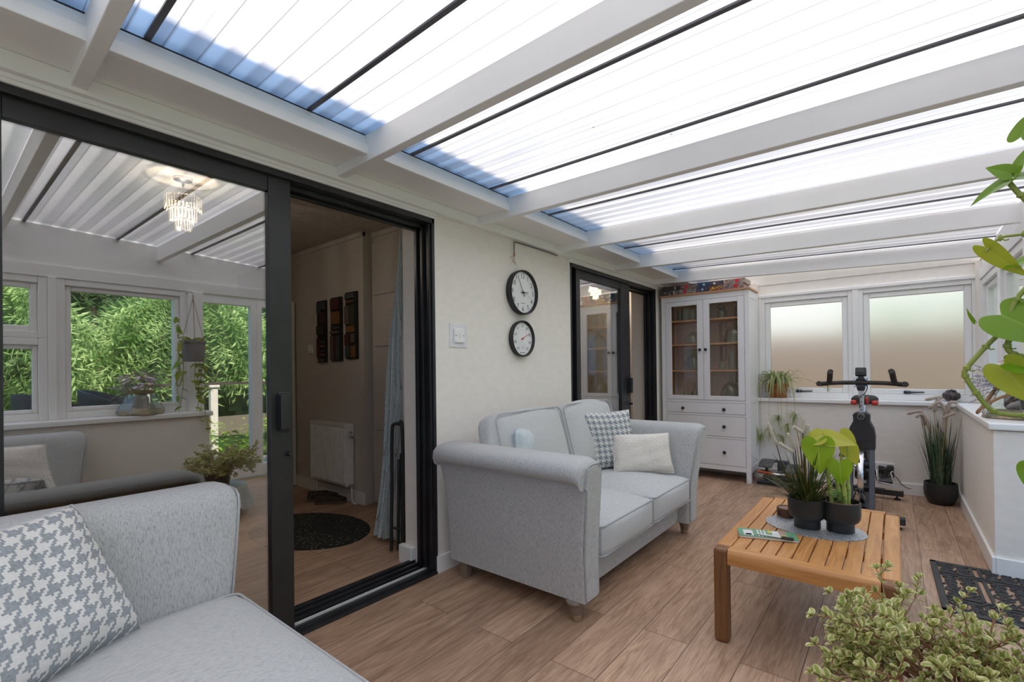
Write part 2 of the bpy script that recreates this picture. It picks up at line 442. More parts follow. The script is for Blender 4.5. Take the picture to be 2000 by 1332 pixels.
def sheet_mat():
    m, nt, b = newmat('multiwall_polycarbonate')
    out = nt.nodes['Material Output']
    tc = nt.nodes.new('ShaderNodeTexCoord'); sp = nt.nodes.new('ShaderNodeSeparateXYZ'); lk(nt, tc.outputs['Object'], sp.inputs[0])
    def M(op, a, v):
        n = nt.nodes.new('ShaderNodeMath'); n.operation = op; lk(nt, a, n.inputs[0]); n.inputs[1].default_value = v; return n.outputs[0]
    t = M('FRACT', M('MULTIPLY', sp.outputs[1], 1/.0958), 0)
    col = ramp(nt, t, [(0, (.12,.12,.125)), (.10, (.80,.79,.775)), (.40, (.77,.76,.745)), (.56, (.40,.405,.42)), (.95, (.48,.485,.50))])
    f = noise(nt, coords(nt, 'Object', (.6, 2.2, 1)), 2.0, 3)
    mx = nt.nodes.new('ShaderNodeMix'); mx.data_type = 'RGBA'; mx.blend_type = 'MULTIPLY'; mx.inputs['Factor'].default_value = 1
    lk(nt, col, mx.inputs['A']); lk(nt, ramp(nt, f, [(.3, (.80,.81,.83)), (.6, (1,1,1))]), mx.inputs['B'])
    # specks of dirt
    vo = nt.nodes.new('ShaderNodeTexVoronoi'); vo.inputs['Scale'].default_value = 3.1; lk(nt, coords(nt, 'Object'), vo.inputs['Vector'])
    mx2 = nt.nodes.new('ShaderNodeMix'); mx2.data_type = 'RGBA'; mx2.blend_type = 'MULTIPLY'; mx2.inputs['Factor'].default_value = 1
    lk(nt, mx.outputs['Result'], mx2.inputs['A']); lk(nt, ramp(nt, vo.outputs['Distance'], [(.012, (.25,.25,.25)), (.022, (1,1,1))]), mx2.inputs['B'])
    c = mx2.outputs['Result']
    tr = nt.nodes.new('ShaderNodeBsdfTranslucent'); lk(nt, c, tr.inputs[0])
    df = nt.nodes.new('ShaderNodeBsdfDiffuse'); df.inputs[0].default_value = (.92,.92,.92,1)
    a = nt.nodes.new('ShaderNodeMixShader'); a.inputs[0].default_value = .30; lk(nt, tr.outputs[0], a.inputs[1]); lk(nt, df.outputs[0], a.inputs[2])
    # four plastic skins: the flatter the view along the sheet, the more it mirrors and the less it lets through
    g = nt.nodes.new('ShaderNodeBsdfGlossy'); g.inputs['Roughness'].default_value = .28; g.inputs[0].default_value = (.95,.95,.95,1)
    fac, MM = schlick(nt, .05)
    i2 = MM('SUBTRACT', 1.0, MM('POWER', MM('SUBTRACT', 1.0, fac).outputs[0], 4.6).outputs[0])
    e = nt.nodes.new('ShaderNodeMixShader'); lk(nt, i2.outputs[0], e.inputs[0]); lk(nt, a.outputs[0], e.inputs[1]); lk(nt, g.outputs[0], e.inputs[2])
    lk(nt, e.outputs[0], out.inputs[0]); return m
SHEET = sheet_mat()
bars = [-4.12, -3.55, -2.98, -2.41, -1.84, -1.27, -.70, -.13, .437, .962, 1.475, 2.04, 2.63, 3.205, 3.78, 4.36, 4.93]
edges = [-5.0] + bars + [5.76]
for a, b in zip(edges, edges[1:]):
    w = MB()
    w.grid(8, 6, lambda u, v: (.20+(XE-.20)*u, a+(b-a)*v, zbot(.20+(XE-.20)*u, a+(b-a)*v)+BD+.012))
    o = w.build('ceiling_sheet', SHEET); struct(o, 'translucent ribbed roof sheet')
GASK = mat('grey_glazing_bar', (.10,.10,.11), .5)
for y in bars:
    w = MB(); P = []
    for dz in (.001, .0085):
        for (x, dy) in ((.268, -.009), (XE, -.009), (XE, .009), (.268, .009)):
            P.append((x, y+dy, zbot(x, y) + BD + dz))
    w.hexa(P); struct(w.build('trim_glazing_bar', GASK))

# ---- baseboards
BASE = WHITEGLOSS
w = MB(); w.box(0, .016, 1.862, 3.33, 0, .10); w.box(-.1, .016, 1.846, 1.862, 0, .10); struct(w.build('baseboard_left', BASE, bevel=.004))
w = MB(); w.box(0, 2.495, 5.553, 5.57, 0, .105); struct(w.build('baseboard_end', BASE, bevel=.004))
w = MB(); w.box(2.479, 2.495, 3.719, 5.553, 0, .10); w.box(2.4955, 3.4, 3.7195, 3.7345, 0, .0995); struct(w.build('baseboard_right', BASE, bevel=.004))

# ---- end wall with two frosted windows
w = MB()
w.box(0, 2.95, 5.57, 5.76, 0, .80)
w.box(0, .93, 5.57, 5.76, .80, 2.06); w.box(2.62, 2.95, 5.66, 5.76, .80, 2.06)
w.box(.93, 2.95, 5.70, 5.76, 1.945, 2.06)
w.hexa([(.0,5.69,2.05),(2.95,5.69,2.05),(2.95,5.75,2.05),(.0,5.75,2.05)] + [(x, y, zbot(x, y)+BD+.006) for x, y in ((.0,5.69),(2.95,5.69),(2.95,5.75),(.0,5.75))])
struct(w.build('wall_end', PAPER), 'papered end wall below and around the frosted windows')
w = MB(); w.box(.93, 2.66, 5.535, 5.74, .805, .845); struct(w.build('trim_sill_end', WHITEGLOSS, bevel=.008), 'white window sill along the end wall')
FROST = bpy.data.materials.new('frosted_glass'); FROST.use_nodes = True
fb = FROST.node_tree.nodes['Principled BSDF']
fb.inputs['Base Color'].default_value = (1,.985,.96,1); fb.inputs['Transmission Weight'].default_value = 1; fb.inputs['Roughness'].default_value = .42; fb.inputs['IOR'].default_value = 1.35
def frame(mb, axis, d0, d1, u0, u1, z0, z1, wl, wr, wt, wb):
    """four bars round an opening; axis 'y': wall across x at y=d0..d1, axis 'x': wall along y at x=d0..d1"""
    def bx(a, b, c, d):
        if axis == 'y': mb.box(a, b, d0, d1, c, d)
        else: mb.box(d0, d1, a, b, c, d)
    bx(u0, u0+wl, z0, z1); bx(u1-wr, u1, z0, z1); bx(u0+wl, u1-wr, z1-wt, z1); bx(u0+wl, u1-wr, z0, z0+wb)
def window(n, axis, d, sgn, u0, u1, z0, z1, glass, fr=.055, sash=.045, handle=None, label=None, depth=.07):
    """white casement: outer frame, stepped sash, pane; sgn points into the room"""
    m = MB(); frame(m, axis, d, d+sgn*depth, u0, u1, z0, z1, fr, fr, fr, fr)
    o = struct(m.build('window_%d' % n, WHITEGLOSS, bevel=.005), label)
    s = MB(); frame(s, axis, d+sgn*.005, d+sgn*(depth-.022), u0+fr, u1-fr, z0+fr, z1-fr, sash, sash, sash, sash)
    s.build('window_sash', WHITEGLOSS, o, bevel=.008)
    p = MB(); a = fr+sash-.004
    if axis == 'y': p.box(u0+a, u1-a, d+sgn*.018, d+sgn*.024, z0+a, z1-a)
    else: p.box(d+sgn*.018, d+sgn*.024, u0+a, u1-a, z0+a, z1-a)
    p.build('window_pane', glass, o)
    if handle:
        h = MB(); hx, hz = handle; f = d+sgn*(depth-.022)
        if axis == 'y':
            h.box(hx, hx+.05, f, f+sgn*.016, hz-.012, hz+.012)
            h.tube([(hx+.02, f+sgn*.02, hz), (hx+.08, f+sgn*.024, hz), (hx+.145, f+sgn*.02, hz+.002)], [.010,.007,.006])
        h.build('window_handle', BLACK, o, bevel=.003)
    return o
window(1, 'y', 5.765, -1, .93, 1.775, .845, 1.915, FROST, .055, .05, handle=(1.27, .915), label='left frosted window behind the spider plant')
window(2, 'y', 5.765, -1, 1.785, 2.655, .845, 1.925, FROST, .055, .05, handle=(2.135, .92), label='right frosted window behind the exercise bike')
w = MB(); w.box(.93, 2.66, 5.672, 5.70, 1.912, 1.945); w.box(1.755, 1.805, 5.68, 5.70, .845, 1.915); w.box(.93, .955, 5.68, 5.70, .845, 1.915)
struct(w.build('trim_end_windows', WHITEGLOSS, bevel=.006))

# ---- right side: bay at the far end, recess with the garden door, windows beside the sofa
w = MB()
w.box(2.495, 2.80, 3.735, 5.57, 0, .80)
w.box(2.80, 3.45, 3.735, 3.90, 0, .80)
w.box(2.495, 2.80, -5.0, 1.545, 0, .80)
w.box(2.80, 2.85, 1.39, 1.545, 0, .80)
struct(w.build('wall_right', PAPER), 'papered knee walls of the bay and of the garden side')
w = MB(); w.box(2.473, 2.80, 3.713, 5.60, .805, .845); w.box(2.80, 3.45, 3.713, 3.93, .805, .845)
struct(w.build('trim_sill_bay', WHITEGLOSS, bevel=.008), 'white sill of the bay corner')
w = MB(); w.box(2.465, 2.80, -5.0, 1.567, .805, .845)
struct(w.build('trim_sill_garden', WHITEGLOSS, bevel=.008))
# header board along the top of the glazing
w = MB(); w.box(2.64, 2.74, -5.0, 5.70, 1.89, 1.975); 
for k in range(22):
    a, b_ = -5.0+.5*k, min(5.70, -5.0+.5*(k+1))
    w.hexa([(2.66,a,1.97),(2.72,a,1.97),(2.72,b_,1.97),(2.66,b_,1.97)] + [(x, y, zbot(x, y)+BD+.006) for x, y in ((2.66,a),(2.72,a),(2.72,b_),(2.66,b_))])
struct(w.build('trim_header', WHITE))
window(3, 'x', 2.72, -1, 3.90, 4.77, .845, 1.89, CLEAR)
window(4, 'x', 2.72, -1, 4.78, 5.60, .845, 1.89, CLEAR)
w = MB(); w.box(2.64, 2.735, 3.80, 3.895, .845, 1.89); w.box(2.641, 2.735, 5.601, 5.76, .846, 1.889); struct(w.build('trim_bay_posts', WHITEGLOSS, bevel=.004))
window(5, 'y', 3.84, -1, 2.74, 3.40, .845, 1.98, CLEAR)
# garden side (seen mirrored in the patio door)
w = MB(); w.box(2.62, 2.735, 1.43, 1.545, .845, 1.89); w.box(2.62, 2.735, .555, .60, .845, 1.89); w.box(2.62, 2.735, -.60, -.56, .845, 1.89); struct(w.build('trim_garden_posts', WHITEGLOSS, bevel=.004))
window(6, 'x', 2.72, -1, .60, 1.43, .845, 1.89, CLEAR, .05, .035)
m = window(7, 'x', 2.72, -1, -.56, .555, 1.44, 1.89, CLEAR, .05, .04)
window(8, 'x', 2.72, -1, -.56, .555, .845, 1.44, CLEAR, .05, .03)
window(9, 'x', 2.72, -1, -1.80, -.60, .845, 1.89, CLEAR)
window(15, 'x', 2.72, -1, -3.40, -1.82, .845, 1.89, CLEAR); window(16, 'x', 2.72, -1, -4.98, -3.42, .845, 1.89, CLEAR)

# recess: glazed garden door and side light
w = MB(); frame(w, 'x', 3.42, 3.50, 1.545, 2.33, .03, 2.0, .06, .06, .09, .12); o = struct(w.build('door_3', WHITEGLOSS, bevel=.004), 'white glazed garden door')
p = MB(); p.box(3.455, 3.461, 1.60, 2.275, .15, 1.91); p.build('door_pane', CLEAR, o)
w = MB(); frame(w, 'x', 3.42, 3.50, 2.33, 3.735, .03, 2.0, .06, .06, .09, .12); w.box(3.42, 3.50, 3.0, 3.06, .12, 1.95); o = struct(w.build('window_11', WHITEGLOSS, bevel=.004))
p = MB(); p.box(3.455, 3.461, 2.385, 3.68, .15, 1.91); p.build('window_pane', CLEAR, o)
w = MB(); w.box(3.40, 3.52, 1.40, 3.9, 2.0, 2.09); w.box(2.735, 3.40, 1.42, 1.50, 1.98, 2.09); w.box(2.735, 3.40, 3.76, 3.84, 1.98, 2.06); struct(w.build('trim_recess', WHITE))
# wall behind the camera
w = MB(); w.box(-.29, 3.5, -5.15, -5.0, 0, .80); w.box(-.29, .12, -5.15, -5.0, .80, 2.4); w.box(2.6, 3.5, -5.15, -5.0, .80, 2.4); w.box(.12, 2.6, -5.15, -5.0, 2.08, 2.4); struct(w.build('wall_near', PAPER))
for k in range(3): window(12+k, 'y', -5.10, 1, .12+.826*k, .12+.826*(k+1), .80, 2.08, CLEAR)

# ================================================================ HOUSE INTERIOR (seen through the patio doors)
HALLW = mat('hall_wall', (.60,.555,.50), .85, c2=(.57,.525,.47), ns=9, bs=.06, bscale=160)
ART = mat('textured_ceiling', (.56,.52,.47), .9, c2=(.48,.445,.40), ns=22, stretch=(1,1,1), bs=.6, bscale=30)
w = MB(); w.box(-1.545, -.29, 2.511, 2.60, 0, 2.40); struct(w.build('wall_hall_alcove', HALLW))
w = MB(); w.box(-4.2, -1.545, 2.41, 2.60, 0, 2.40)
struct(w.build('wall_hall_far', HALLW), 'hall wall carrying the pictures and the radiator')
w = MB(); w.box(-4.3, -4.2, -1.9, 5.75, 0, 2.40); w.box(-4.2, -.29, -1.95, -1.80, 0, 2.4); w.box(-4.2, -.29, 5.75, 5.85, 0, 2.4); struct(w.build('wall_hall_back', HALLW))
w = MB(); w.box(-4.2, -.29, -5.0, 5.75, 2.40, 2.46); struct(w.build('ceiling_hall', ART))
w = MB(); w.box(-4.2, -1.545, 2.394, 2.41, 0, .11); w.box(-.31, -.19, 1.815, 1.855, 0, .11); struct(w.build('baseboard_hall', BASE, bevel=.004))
w = MB()
w.tube([(-4.2, 2.41, 2.385), (-1.545, 2.41, 2.385)], .03, 6); w.tube([(-1.53, 2.51, 2.385), (-.29, 2.51, 2.385)], .03, 6)
struct(w.build('trim_hall_cove', HALLW))
# panelled cupboard front in the alcove
t = MB(); t.box(-1.53, -.35, 2.49, 2.51, .02, 2.30)
o = t.build('hall_cupboard', mat('cupboard_paint', (.62,.575,.52), .5)); tag(o, 'tall painted panelled cupboard front in the hall alcove behind the curtain', 'cupboard')
for z0, z1 in ((.05, .62), (.66, 1.34), (1.39, 1.80), (1.84, 2.27)):
    q = MB(); q.box(-1.50, -.95, 2.478, 2.49, z0, z1); q.build('panel', MATS['cupboard_paint'], o, bevel=.004)
    q = MB(); q.box(-.92, -.37, 2.478, 2.49, z0, z1); q.build('panel', MATS['cupboard_paint'], o, bevel=.004)
# hall door
w = MB(); w.box(-3.6, -2.74, 2.36, 2.392, .01, 1.90); o = struct(w.build('door_4', mat('hall_door_paint', (.72,.68,.61), .4), bevel=.004), 'pale hall door beyond the patio door')
q = MB(); q.lathe([(.008,0),(.008,-.03),(.025,-.04),(.03,-.055),(.02,-.07),(0.001,-.072)], (-2.79, 2.36, 1.0), 14, 'y'); q.build('door_handle', CHROME, o, smooth=True)

# ================================================================ PATIO DOORS
def patio(n, y0, y1, ztop, p0, p1, stl, str_, label, handle_side=1):
    """black sliding door: outer frame with double track, glazed panel standing at y p0..p1"""
    f = MB()
    f.box(-.13, .004, y0, y0+.02, .012, ztop); 
    # right jamb with stepped channels
    f.box(-.125, .004, y1-.02, y1, .012, ztop); f.box(-.122, -.10, y1-.05, y1-.02, .03, ztop-.03); f.box(-.075, -.055, y1-.045, y1-.02, .03, ztop-.03); f.box(-.03, -.008, y1-.035, y1-.02, .03, ztop-.03)
    f.box(-.13, .004, y0, y1, ztop-.03, ztop); f.box(-.128, -.10, y0+.02, y1-.02, ztop-.06, ztop-.03); f.box(-.08, -.055, y0+.02, y1-.02, ztop-.05, ztop-.03)
    f.box(-.22, .012, y0, y1, .001, .014)
    for a, b, h in ((-.215, -.185, .035), (-.165, -.145, .03), (-.12, -.10, .026), (-.035, -.015, .024)): f.box(a, b, y0+.01, y1-.01, .012, h)
    o = struct(f.build('door_%d' % n, BLACK, bevel=.002), label)
    r = MB(); r.box(-.075, -.070, p1-.01, y1-.02, .012, .026); r.build('door_track', mat('bare_aluminium', (.80,.79,.76), .35), o)
    s = MB(); za, zb = .03, ztop-.012
    s.box(-.065, -.018, p0, p0+stl, za, zb); s.box(-.065, -.018, p1-str_, p1, za, zb)
    s.box(-.062, -.021, p0+stl, p1-str_, zb-.085, zb); s.box(-.062, -.021, p0+stl, p1-str_, za, za+.09)
    d = s.build('door_panel', BLACK, o, bevel=.003)
    g = MB(); g.box(-.044, -.036, p0+stl-.005, p1-str_+.005, za+.085, zb-.08); g.build('door_glass', DOORGLASS, d)
    q = MB(); yc = p1-.035
    q.box(-.018, -.008, yc-.032, yc+.018, .915, 1.085); q.box(-.012, .022, yc-.036, yc-.020, .925, 1.075); q.box(.012, .024, yc-.036, yc+.004, .925, 1.075)
    q.build('door_handle', BLACK, d, bevel=.003)
    q = MB(); q.lathe([(.012,-.018),(.012,-.004),(.008,.012),(.001,.013)], (0, yc+.01, .815), 12, 'x'); q.build('door_lock', BLACK, d, smooth=True)
    return o
patio(1, -.02, 1.855, 2.053, .03, 1.025, .115, .098, 'black framed sliding patio door beside the near sofa')
o2 = patio(2, 3.335, 5.13, 2.048, 3.46, 4.50, .065, .20, 'black framed sliding patio door beside the cabinet')
# fixed leaf of the second door, on the inner track
s = MB(); s.box(-.13, -.09, 3.40, 3.45, .03, 2.02); s.box(-.13, -.09, 4.30, 4.40, .03, 2.02); s.box(-.13, -.09, 3.45, 4.30, .03, .11); s.box(-.13, -.09, 3.45, 4.30, 1.94, 2.02)
d = s.build('door_panel', BLACK, o2, bevel=.003)
g = MB(); g.box(-.113, -.107, 3.445, 4.305, .105, 1.945); g.build('door_glass', CLEAR, d)
# ================================================================ SOFAS
FAB_V = fabric_mat('grey_chenille_upright', (.50,.51,.505), (.31,.32,.325), (.59,.60,.595), (75,75,11), 4.2)
FAB_L = fabric_mat('grey_chenille_lengthwise', (.54,.55,.545), (.40,.41,.41), (.61,.62,.615), (11,70,70), 4.2)
FAB_P = mat('grey_piping', (.46,.47,.47), .9, c2=(.40,.41,.415), ns=90)
LEGW = mat('limed_leg_wood', (.27,.215,.17), .5, c2=(.20,.16,.125), ns=14, stretch=(1,1,.2))
CAPM = mat('antique_brass_cap', (.55,.45,.32), .3, .9, c2=(.45,.37,.27), ns=8)
ARM = [(0.012,.10),(.006,.2),(-.004,.32),(-.018,.44),(-.036,.55),(-.056,.635),(-.068,.668),(-.098,.672),(-.120,.688),(-.130,.715),(-.124,.742),(-.102,.762),(-.06,.772),(-.01,.775),(.035,.772),(.068,.756),(.086,.728),(.098,.67),(.112,.58),(.128,.47),(.140,.36),(.146,.2),(.146,.10)]
def sofa(name, label, W, D, seats, backs, loc, rotz):
    t = thing(name, label, 'sofa', loc, rotz)
    # base with front rail
    b = MB(); b.softbox((D*.5-.02, W/2, .19), D*.5-.05, W/2-.13, .095, .025, 0, 8); b.build('base', FAB_V, t, smooth=True, weld=1e-4)
    for side in (0, 1):
        def P(p, x, k=0.0):
            cyy, czz = .03, .43
            yy = p[0] + (cyy-p[0])*k; zz = p[1] + (czz-p[1])*k
            zz = zz if p[1] > .11 else p[1]
            return V((x, (W-yy) if side else yy, zz))
        xs = [(.0,.10),(.012,.03),(.03,.0),(D*.25,0),(D*.5,0),(D*.75,0),(D-.06,0),(D-.035,.008),(D-.016,.03),(D-.004,.07),(D,.13)]
        a = MB(); a.extrude(ARM, lambda i, p: P(p, xs[i][0] + (.055*max(0, (p[1]-.35)/.42) if xs[i][0] > D*.6 else 0), xs[i][1]), len(xs))
        ao = a.build('arm', FAB_V, t, smooth=True)
        # raised front panel and its piping
        inner = [(y*.80+.012, max(.115, z*.965)) for y, z in ARM]
        inner = [((-.055 if y < -.055 and z > .6 else y), z) for y, z in inner]
        fx = lambda z: D + .055*max(0, (z-.35)/.42)
        f = MB(); f.extrude(inner, lambda i, p: V((fx(p[1]) - .01 + .022*i, (W-p[0]*(1-.06*i)) if side else p[0]*(1-.06*i), p[1]-(.008*i if p[1] > .3 else 0))), 2)
        f.build('arm_front', FAB_V, t, smooth=True)
        loop = [V((fx(z)+.006, (W-y) if side else y, z)) for y, z in inner]
        q = MB(); q.tube(loop, .0045, 6, closed=False); q.build('piping', FAB_P, ao, smooth=True)
    # back
    b = MB(); b.softbox((.10, W/2, .42), .10, W/2-.10, .325, .05, 0, 10); b.build('back', FAB_V, t, smooth=True, weld=1e-4)
    iw = W - .29; sw = iw/seats
    for k in range(seats):
        c = V((.20 + (D+.02-.20)/2, .145 + sw*(k+.5), .345))
        hx, hy, hz = (D+.02-.20)/2, sw/2-.003, .085
        s = MB(); s.softbox(c, hx, hy, hz, .034, .055, 16, .016)
        so = s.build('seat_cushion', FAB_L, t, smooth=True, weld=1e-4)
        for dz in (.072, -.070):
            r = .032; L = []
            for sx, sy, a0 in ((1,-1,-90),(1,1,0),(-1,1,90),(-1,-1,180)):
                for j in range(5):
                    an = math.radians(a0 + 22.5*j)
                    L.append(c + V((sx*(hx-r)+.030*math.cos(an), sy*(hy-r)+.030*math.sin(an), dz)))
            q = MB(); q.tube([p for p in L], .0042, 6, closed=True); q.build('piping', FAB_P, so, smooth=True)
    for k in range(backs):
        cw = iw/backs
        lean = math.radians(-15)
        rot = Matrix.Rotation(lean, 3, 'Y')
        s = MB(); s.softbox((.235 + .02*k, .145 + cw*(k+.5) + (-.02 if k == 0 else .02), .69 + .012*k), .085, cw/2+.015, .235, .06, 0, 14, .05, xf=lambda o: rot @ (o + V((.012*math.sin(o.y*9+k), 0, .012*math.cos(o.y*7)))))
        so = s.build('back_cushion', FAB_L, t, smooth=True, weld=1e-4)
        c = V((.235 + .02*k, .145 + cw*(k+.5) + (-.02 if k == 0 else .02), .69 + .012*k)); hy = cw/2+.01; hz = .225
        L = []
        for sy, sz, a0 in ((1,1,0),(-1,1,90),(-1,-1,180),(1,-1,270)):
            for j in range(5):
                an = math.radians(a0 + 22.5*j); yy = sy*(hy-.05)+.05*math.cos(an); zz = sz*(hz-.05)+.05*math.sin(an)
                L.append(c + rot @ (V((.083, yy, zz)) + V((.012*math.sin(yy*9+k), 0, .012*math.cos(yy*7)))))
        q = MB(); q.tube(L, .0045, 6, closed=True); q.build('piping', FAB_P, so, smooth=True)
    # legs: turned at the front, tapered blocks at the back
    for y in (.045, W-.045):
        l = MB(); l.lathe([(.040,.100),(.048,.094),(.050,.086),(.046,.078),(.036,.074),(.036,.066),(.029,.050),(.0265,.030)], (D-.065, y, 0), 20)
        lo_ = l.build('leg', LEGW, t, smooth=True)
        q = MB(); q.lathe([(.0265,.030),(.024,.001),(.001,.001)], (D-.065, y, 0), 20); q.build('leg_cap', CAPM, lo_, smooth=True)
        l = MB(); yb = .06 if y < .1 else W-.06
        l.hexa([(.075+dx*.020, yb+dy*.020, .001) for dx, dy in ((-1,-1),(1,-1),(1,1),(-1,1))] + [(.08+dx*.028, yb+dy*.028, .102) for dx, dy in ((-1,-1),(1,-1),(1,1),(-1,1))])
        l.build('leg', LEGW, t, bevel=.003)
    return t
sofa('sofa', 'grey chenille two seat sofa standing under the wall clock', 1.555, .875, 2, 2, (.09, 1.86, 0), 0)
sofa('sofa', 'light grey sofa in the near corner in front of the sliding door glass', 2.185, .885, 2, 0, (2.34, -.235, 0), PI/2)

# ---------------------------------------------------------------- scatter cushions
def pillow(name, label, origin, e1, e2, thick, material, part=None, n=26, group=None, puff=.5, pinch=.07):
    """origin: one lower corner, e1 up the side, e2 along the bottom"""
    o, e1, e2 = V(origin), V(e1), V(e2); nn = e2.cross(e1).normalized()
    mb = MB()
    for sg in (1, -1):
        def f(u, v):
            a, b = 2*u-1, 2*v-1
            k = max(0, (1-a**4)*(1-b**4))**puff
            pu = .5 + (a*(1-pinch*(1-b*b)))*.5; pv = .5 + (b*(1-pinch*(1-a*a)))*.5
            wr = .004*math.sin(17*u+5*v)*k + .003*math.sin(23*v-9*u)
            return o + e1*pv + e2*pu + nn*sg*(thick*k*.5 + wr*.6)
        mb.grid(n, n, f)
    c = o + e1*.5 + e2*.5
    mb.v = [tuple(V(p)-c) for p in mb.v]
    ob = mb.build(name, material, None, smooth=True, weld=1e-5); ob.location = c
    tag(ob, label, 'cushion', group)
    edge = [(u, 0) for u in [i/14 for i in range(15)]] + [(1, i/14) for i in range(1, 15)] + [(1-i/14, 1) for i in range(1, 15)] + [(0, 1-i/14) for i in range(1, 14)]
    L = []
    for u, v in edge:
        a, b = 2*u-1, 2*v-1
        L.append(o + e1*(.5+(b*(1-pinch*(1-a*a)))*.5) + e2*(.5+(a*(1-pinch*(1-b*b)))*.5) - c)
    q = MB(); q.tube(L, .0035, 5, closed=True); q.build('seam', part or material, ob, smooth=True)
    return ob
HOUND_N = hound_mat('houndstooth_large', (.40,.43,.455), (.80,.79,.76), 9)
HOUND_F = hound_mat('houndstooth_small', (.27,.315,.345), (.72,.71,.68), 10)
PIPEG = mat('cushion_seam_grey', (.5,.51,.52), .9)
pillow('cushion', 'grey and white houndstooth cushion on the near sofa at the lower left', (.405,.375,.452), (-.185,-.115,.345), (.25,-.36,0), .17, HOUND_N, PIPEG)
pillow('cushion', 'small houndstooth cushion leaning behind the cream cushion', (.415,2.84,.462), (-.06,-.035,.415), (.24,.335,0), .15, HOUND_F, PIPEG)
m, nt, b = newmat('cream_bobble_weave')
tc = nt.nodes.new('ShaderNodeTexCoord'); mp = nt.nodes.new('ShaderNodeMapping'); lk(nt, tc.outputs['UV'], mp.inputs[0]); mp.inputs['Scale'].default_value = (46, 30, 1)
vo = nt.nodes.new('ShaderNodeTexVoronoi'); vo.inputs['Scale'].default_value = 1; vo.inputs['Randomness'].default_value = .35; lk(nt, mp.outputs[0], vo.inputs['Vector'])
lk(nt, ramp(nt, vo.outputs['Distance'], [(.25, (.88,.835,.78)), (.62, (.78,.73,.67)), (.8, (.46,.39,.33))]), b.inputs['Base Color'])  # darkest stop puts the shade between the bobbles into the colour
b.inputs['Roughness'].default_value = 1; b.inputs['Specular IOR Level'].default_value = .05
inv = nt.nodes.new('ShaderNodeMath'); inv.operation = 'SUBTRACT'; inv.inputs[0].default_value = 1; lk(nt, vo.outputs['Distance'], inv.inputs[1]); bump(nt, b, inv.outputs[0], .9, .008)
BOBBLE = m
pillow('cushion', 'cream bobble textured oblong cushion at the front of the clock wall sofa', (.60,2.895,.462), (-.065,.075,.255), (.305,.275,0), .14, BOBBLE, mat('cream_seam', (.72,.68,.62), .9), pinch=.05)
pillow('cushion', 'pale blue cushion corner peeping over the arm of the clock wall sofa', (.46,2.03,.47), (-.03,.02,.37), (-.10,.34,.0), .10, mat('pale_blue_velvet', (.50,.58,.62), .6, c2=(.60,.66,.69), ns=40))
# cushions at the far arm of the near sofa (mirrored in the door glass)
pillow('cushion', 'cream ribbed cushion mirrored in the glass above the near sofa', (1.75,.50,.455), (.10,-.05,.30), (.25,-.42,0), .15, BOBBLE, MATS['cream_seam'])
pillow('cushion', 'grey knitted cushion mirrored in the glass at its left edge', (1.92,.22,.455), (.12,-.02,.42), (.14,-.36,0), .15, mat('grey_knit', (.50,.49,.46), .95, c2=(.38,.37,.35), ns=60))
# ================================================================ CABINET
CABW = mat('cabinet_white', (.86,.855,.855), .42, c2=(.84,.835,.835), ns=5, stretch=(1,1,.4))
PINE = wood_mat('stained_pine', (.46,.23,.11), (.56,.30,.15), (.64,.38,.21), (2, 12, 12), .45, 3)
BACKP = mat('pine_back_panel', (.80,.62,.51), .6, c2=(.74,.57,.47), ns=8, stretch=(12,12,.6))
KNOB = mat('dark_knob', (.03,.028,.027), .35, .4)
cab = thing('display_cabinet', 'tall white display cabinet with glazed doors and drawers in the far corner', 'cabinet', (.045, 5.18, 0))
def cb(name, boxes, m, par=cab, bevel=.003):
    q = MB()
    for b in boxes: q.box(*b)
    return q.build(name, m, par, bevel=bevel)
Wc, Dc = .90, .37
cb('carcass', [(0,.045,0,.05,0,1.95),(Wc-.045,Wc,0,.05,0,1.95),(0,.045,Dc-.04,Dc,0,1.95),(Wc-.045,Wc,Dc-.04,Dc,0,1.95),
    (.004,.018,.05,Dc-.04,.10,1.95),(Wc-.018,Wc-.004,.05,Dc-.04,.10,1.95),
    (.045,Wc-.045,.003,.03,.105,.155),(.045,Wc-.045,.003,.03,.43,.452),(.045,Wc-.045,.003,.03,.662,.684),(.045,Wc-.045,.003,.03,.80,.825),(.045,Wc-.045,.003,.03,1.895,1.95),
    (.02,Wc-.02,.03,Dc-.02,.80,.815),(.02,Wc-.02,.03,Dc-.02,1.92,1.94),(.02,Wc-.02,Dc-.045,Dc-.04,.10,.80)], CABW)
for z0, z1 in ((1.87,1.95),(.80,.86),(.10,.17)): cb('side_trim', [(Wc-.006,Wc-.0005,.05,Dc-.04,z0,z1)], CABW)
cb('back_panel', [(.018,Wc-.018,Dc-.03,Dc-.024,.815,1.92)], BACKP)
cb('inner_lining', [(.018,.024,.05,Dc-.03,.815,1.92)], PINE); cb('inner_lining', [(Wc-.024,Wc-.018,.05,Dc-.03,.815,1.92)], PINE)
cb('top', [(-.012,Wc+.012,-.012,Dc,1.95,1.972)], PINE, bevel=.004)
for z in (1.135, 1.42, 1.682): cb('shelf', [(.026,Wc-.026,.045,Dc-.032,z-.009,z+.009)], PINE)
CABGLASS = glass_mat('cabinet_glass', (.96,.95,.93), 1.45, .9)
for x0, x1, kx in ((.048,.4485,.42), (.4515,.852,.48)):
    f = MB(); frame(f, 'y', .0, .022, x0, x1, .828, 1.892, .062, .062, .048, .045)
    d = f.build('door', CABW, cab, bevel=.003)
    g = MB(); g.box(x0+.058, x1-.058, .010, .014, .87, 1.848); g.build('door_glass', CABGLASS, d)
    k = MB(); k.lathe([(.006,0),(.006,-.012),(.014,-.018),(.016,-.026),(.010,-.033),(.001,-.034)], (kx, 0, 1.36), 16, 'y'); k.build('knob', KNOB, d, smooth=True)
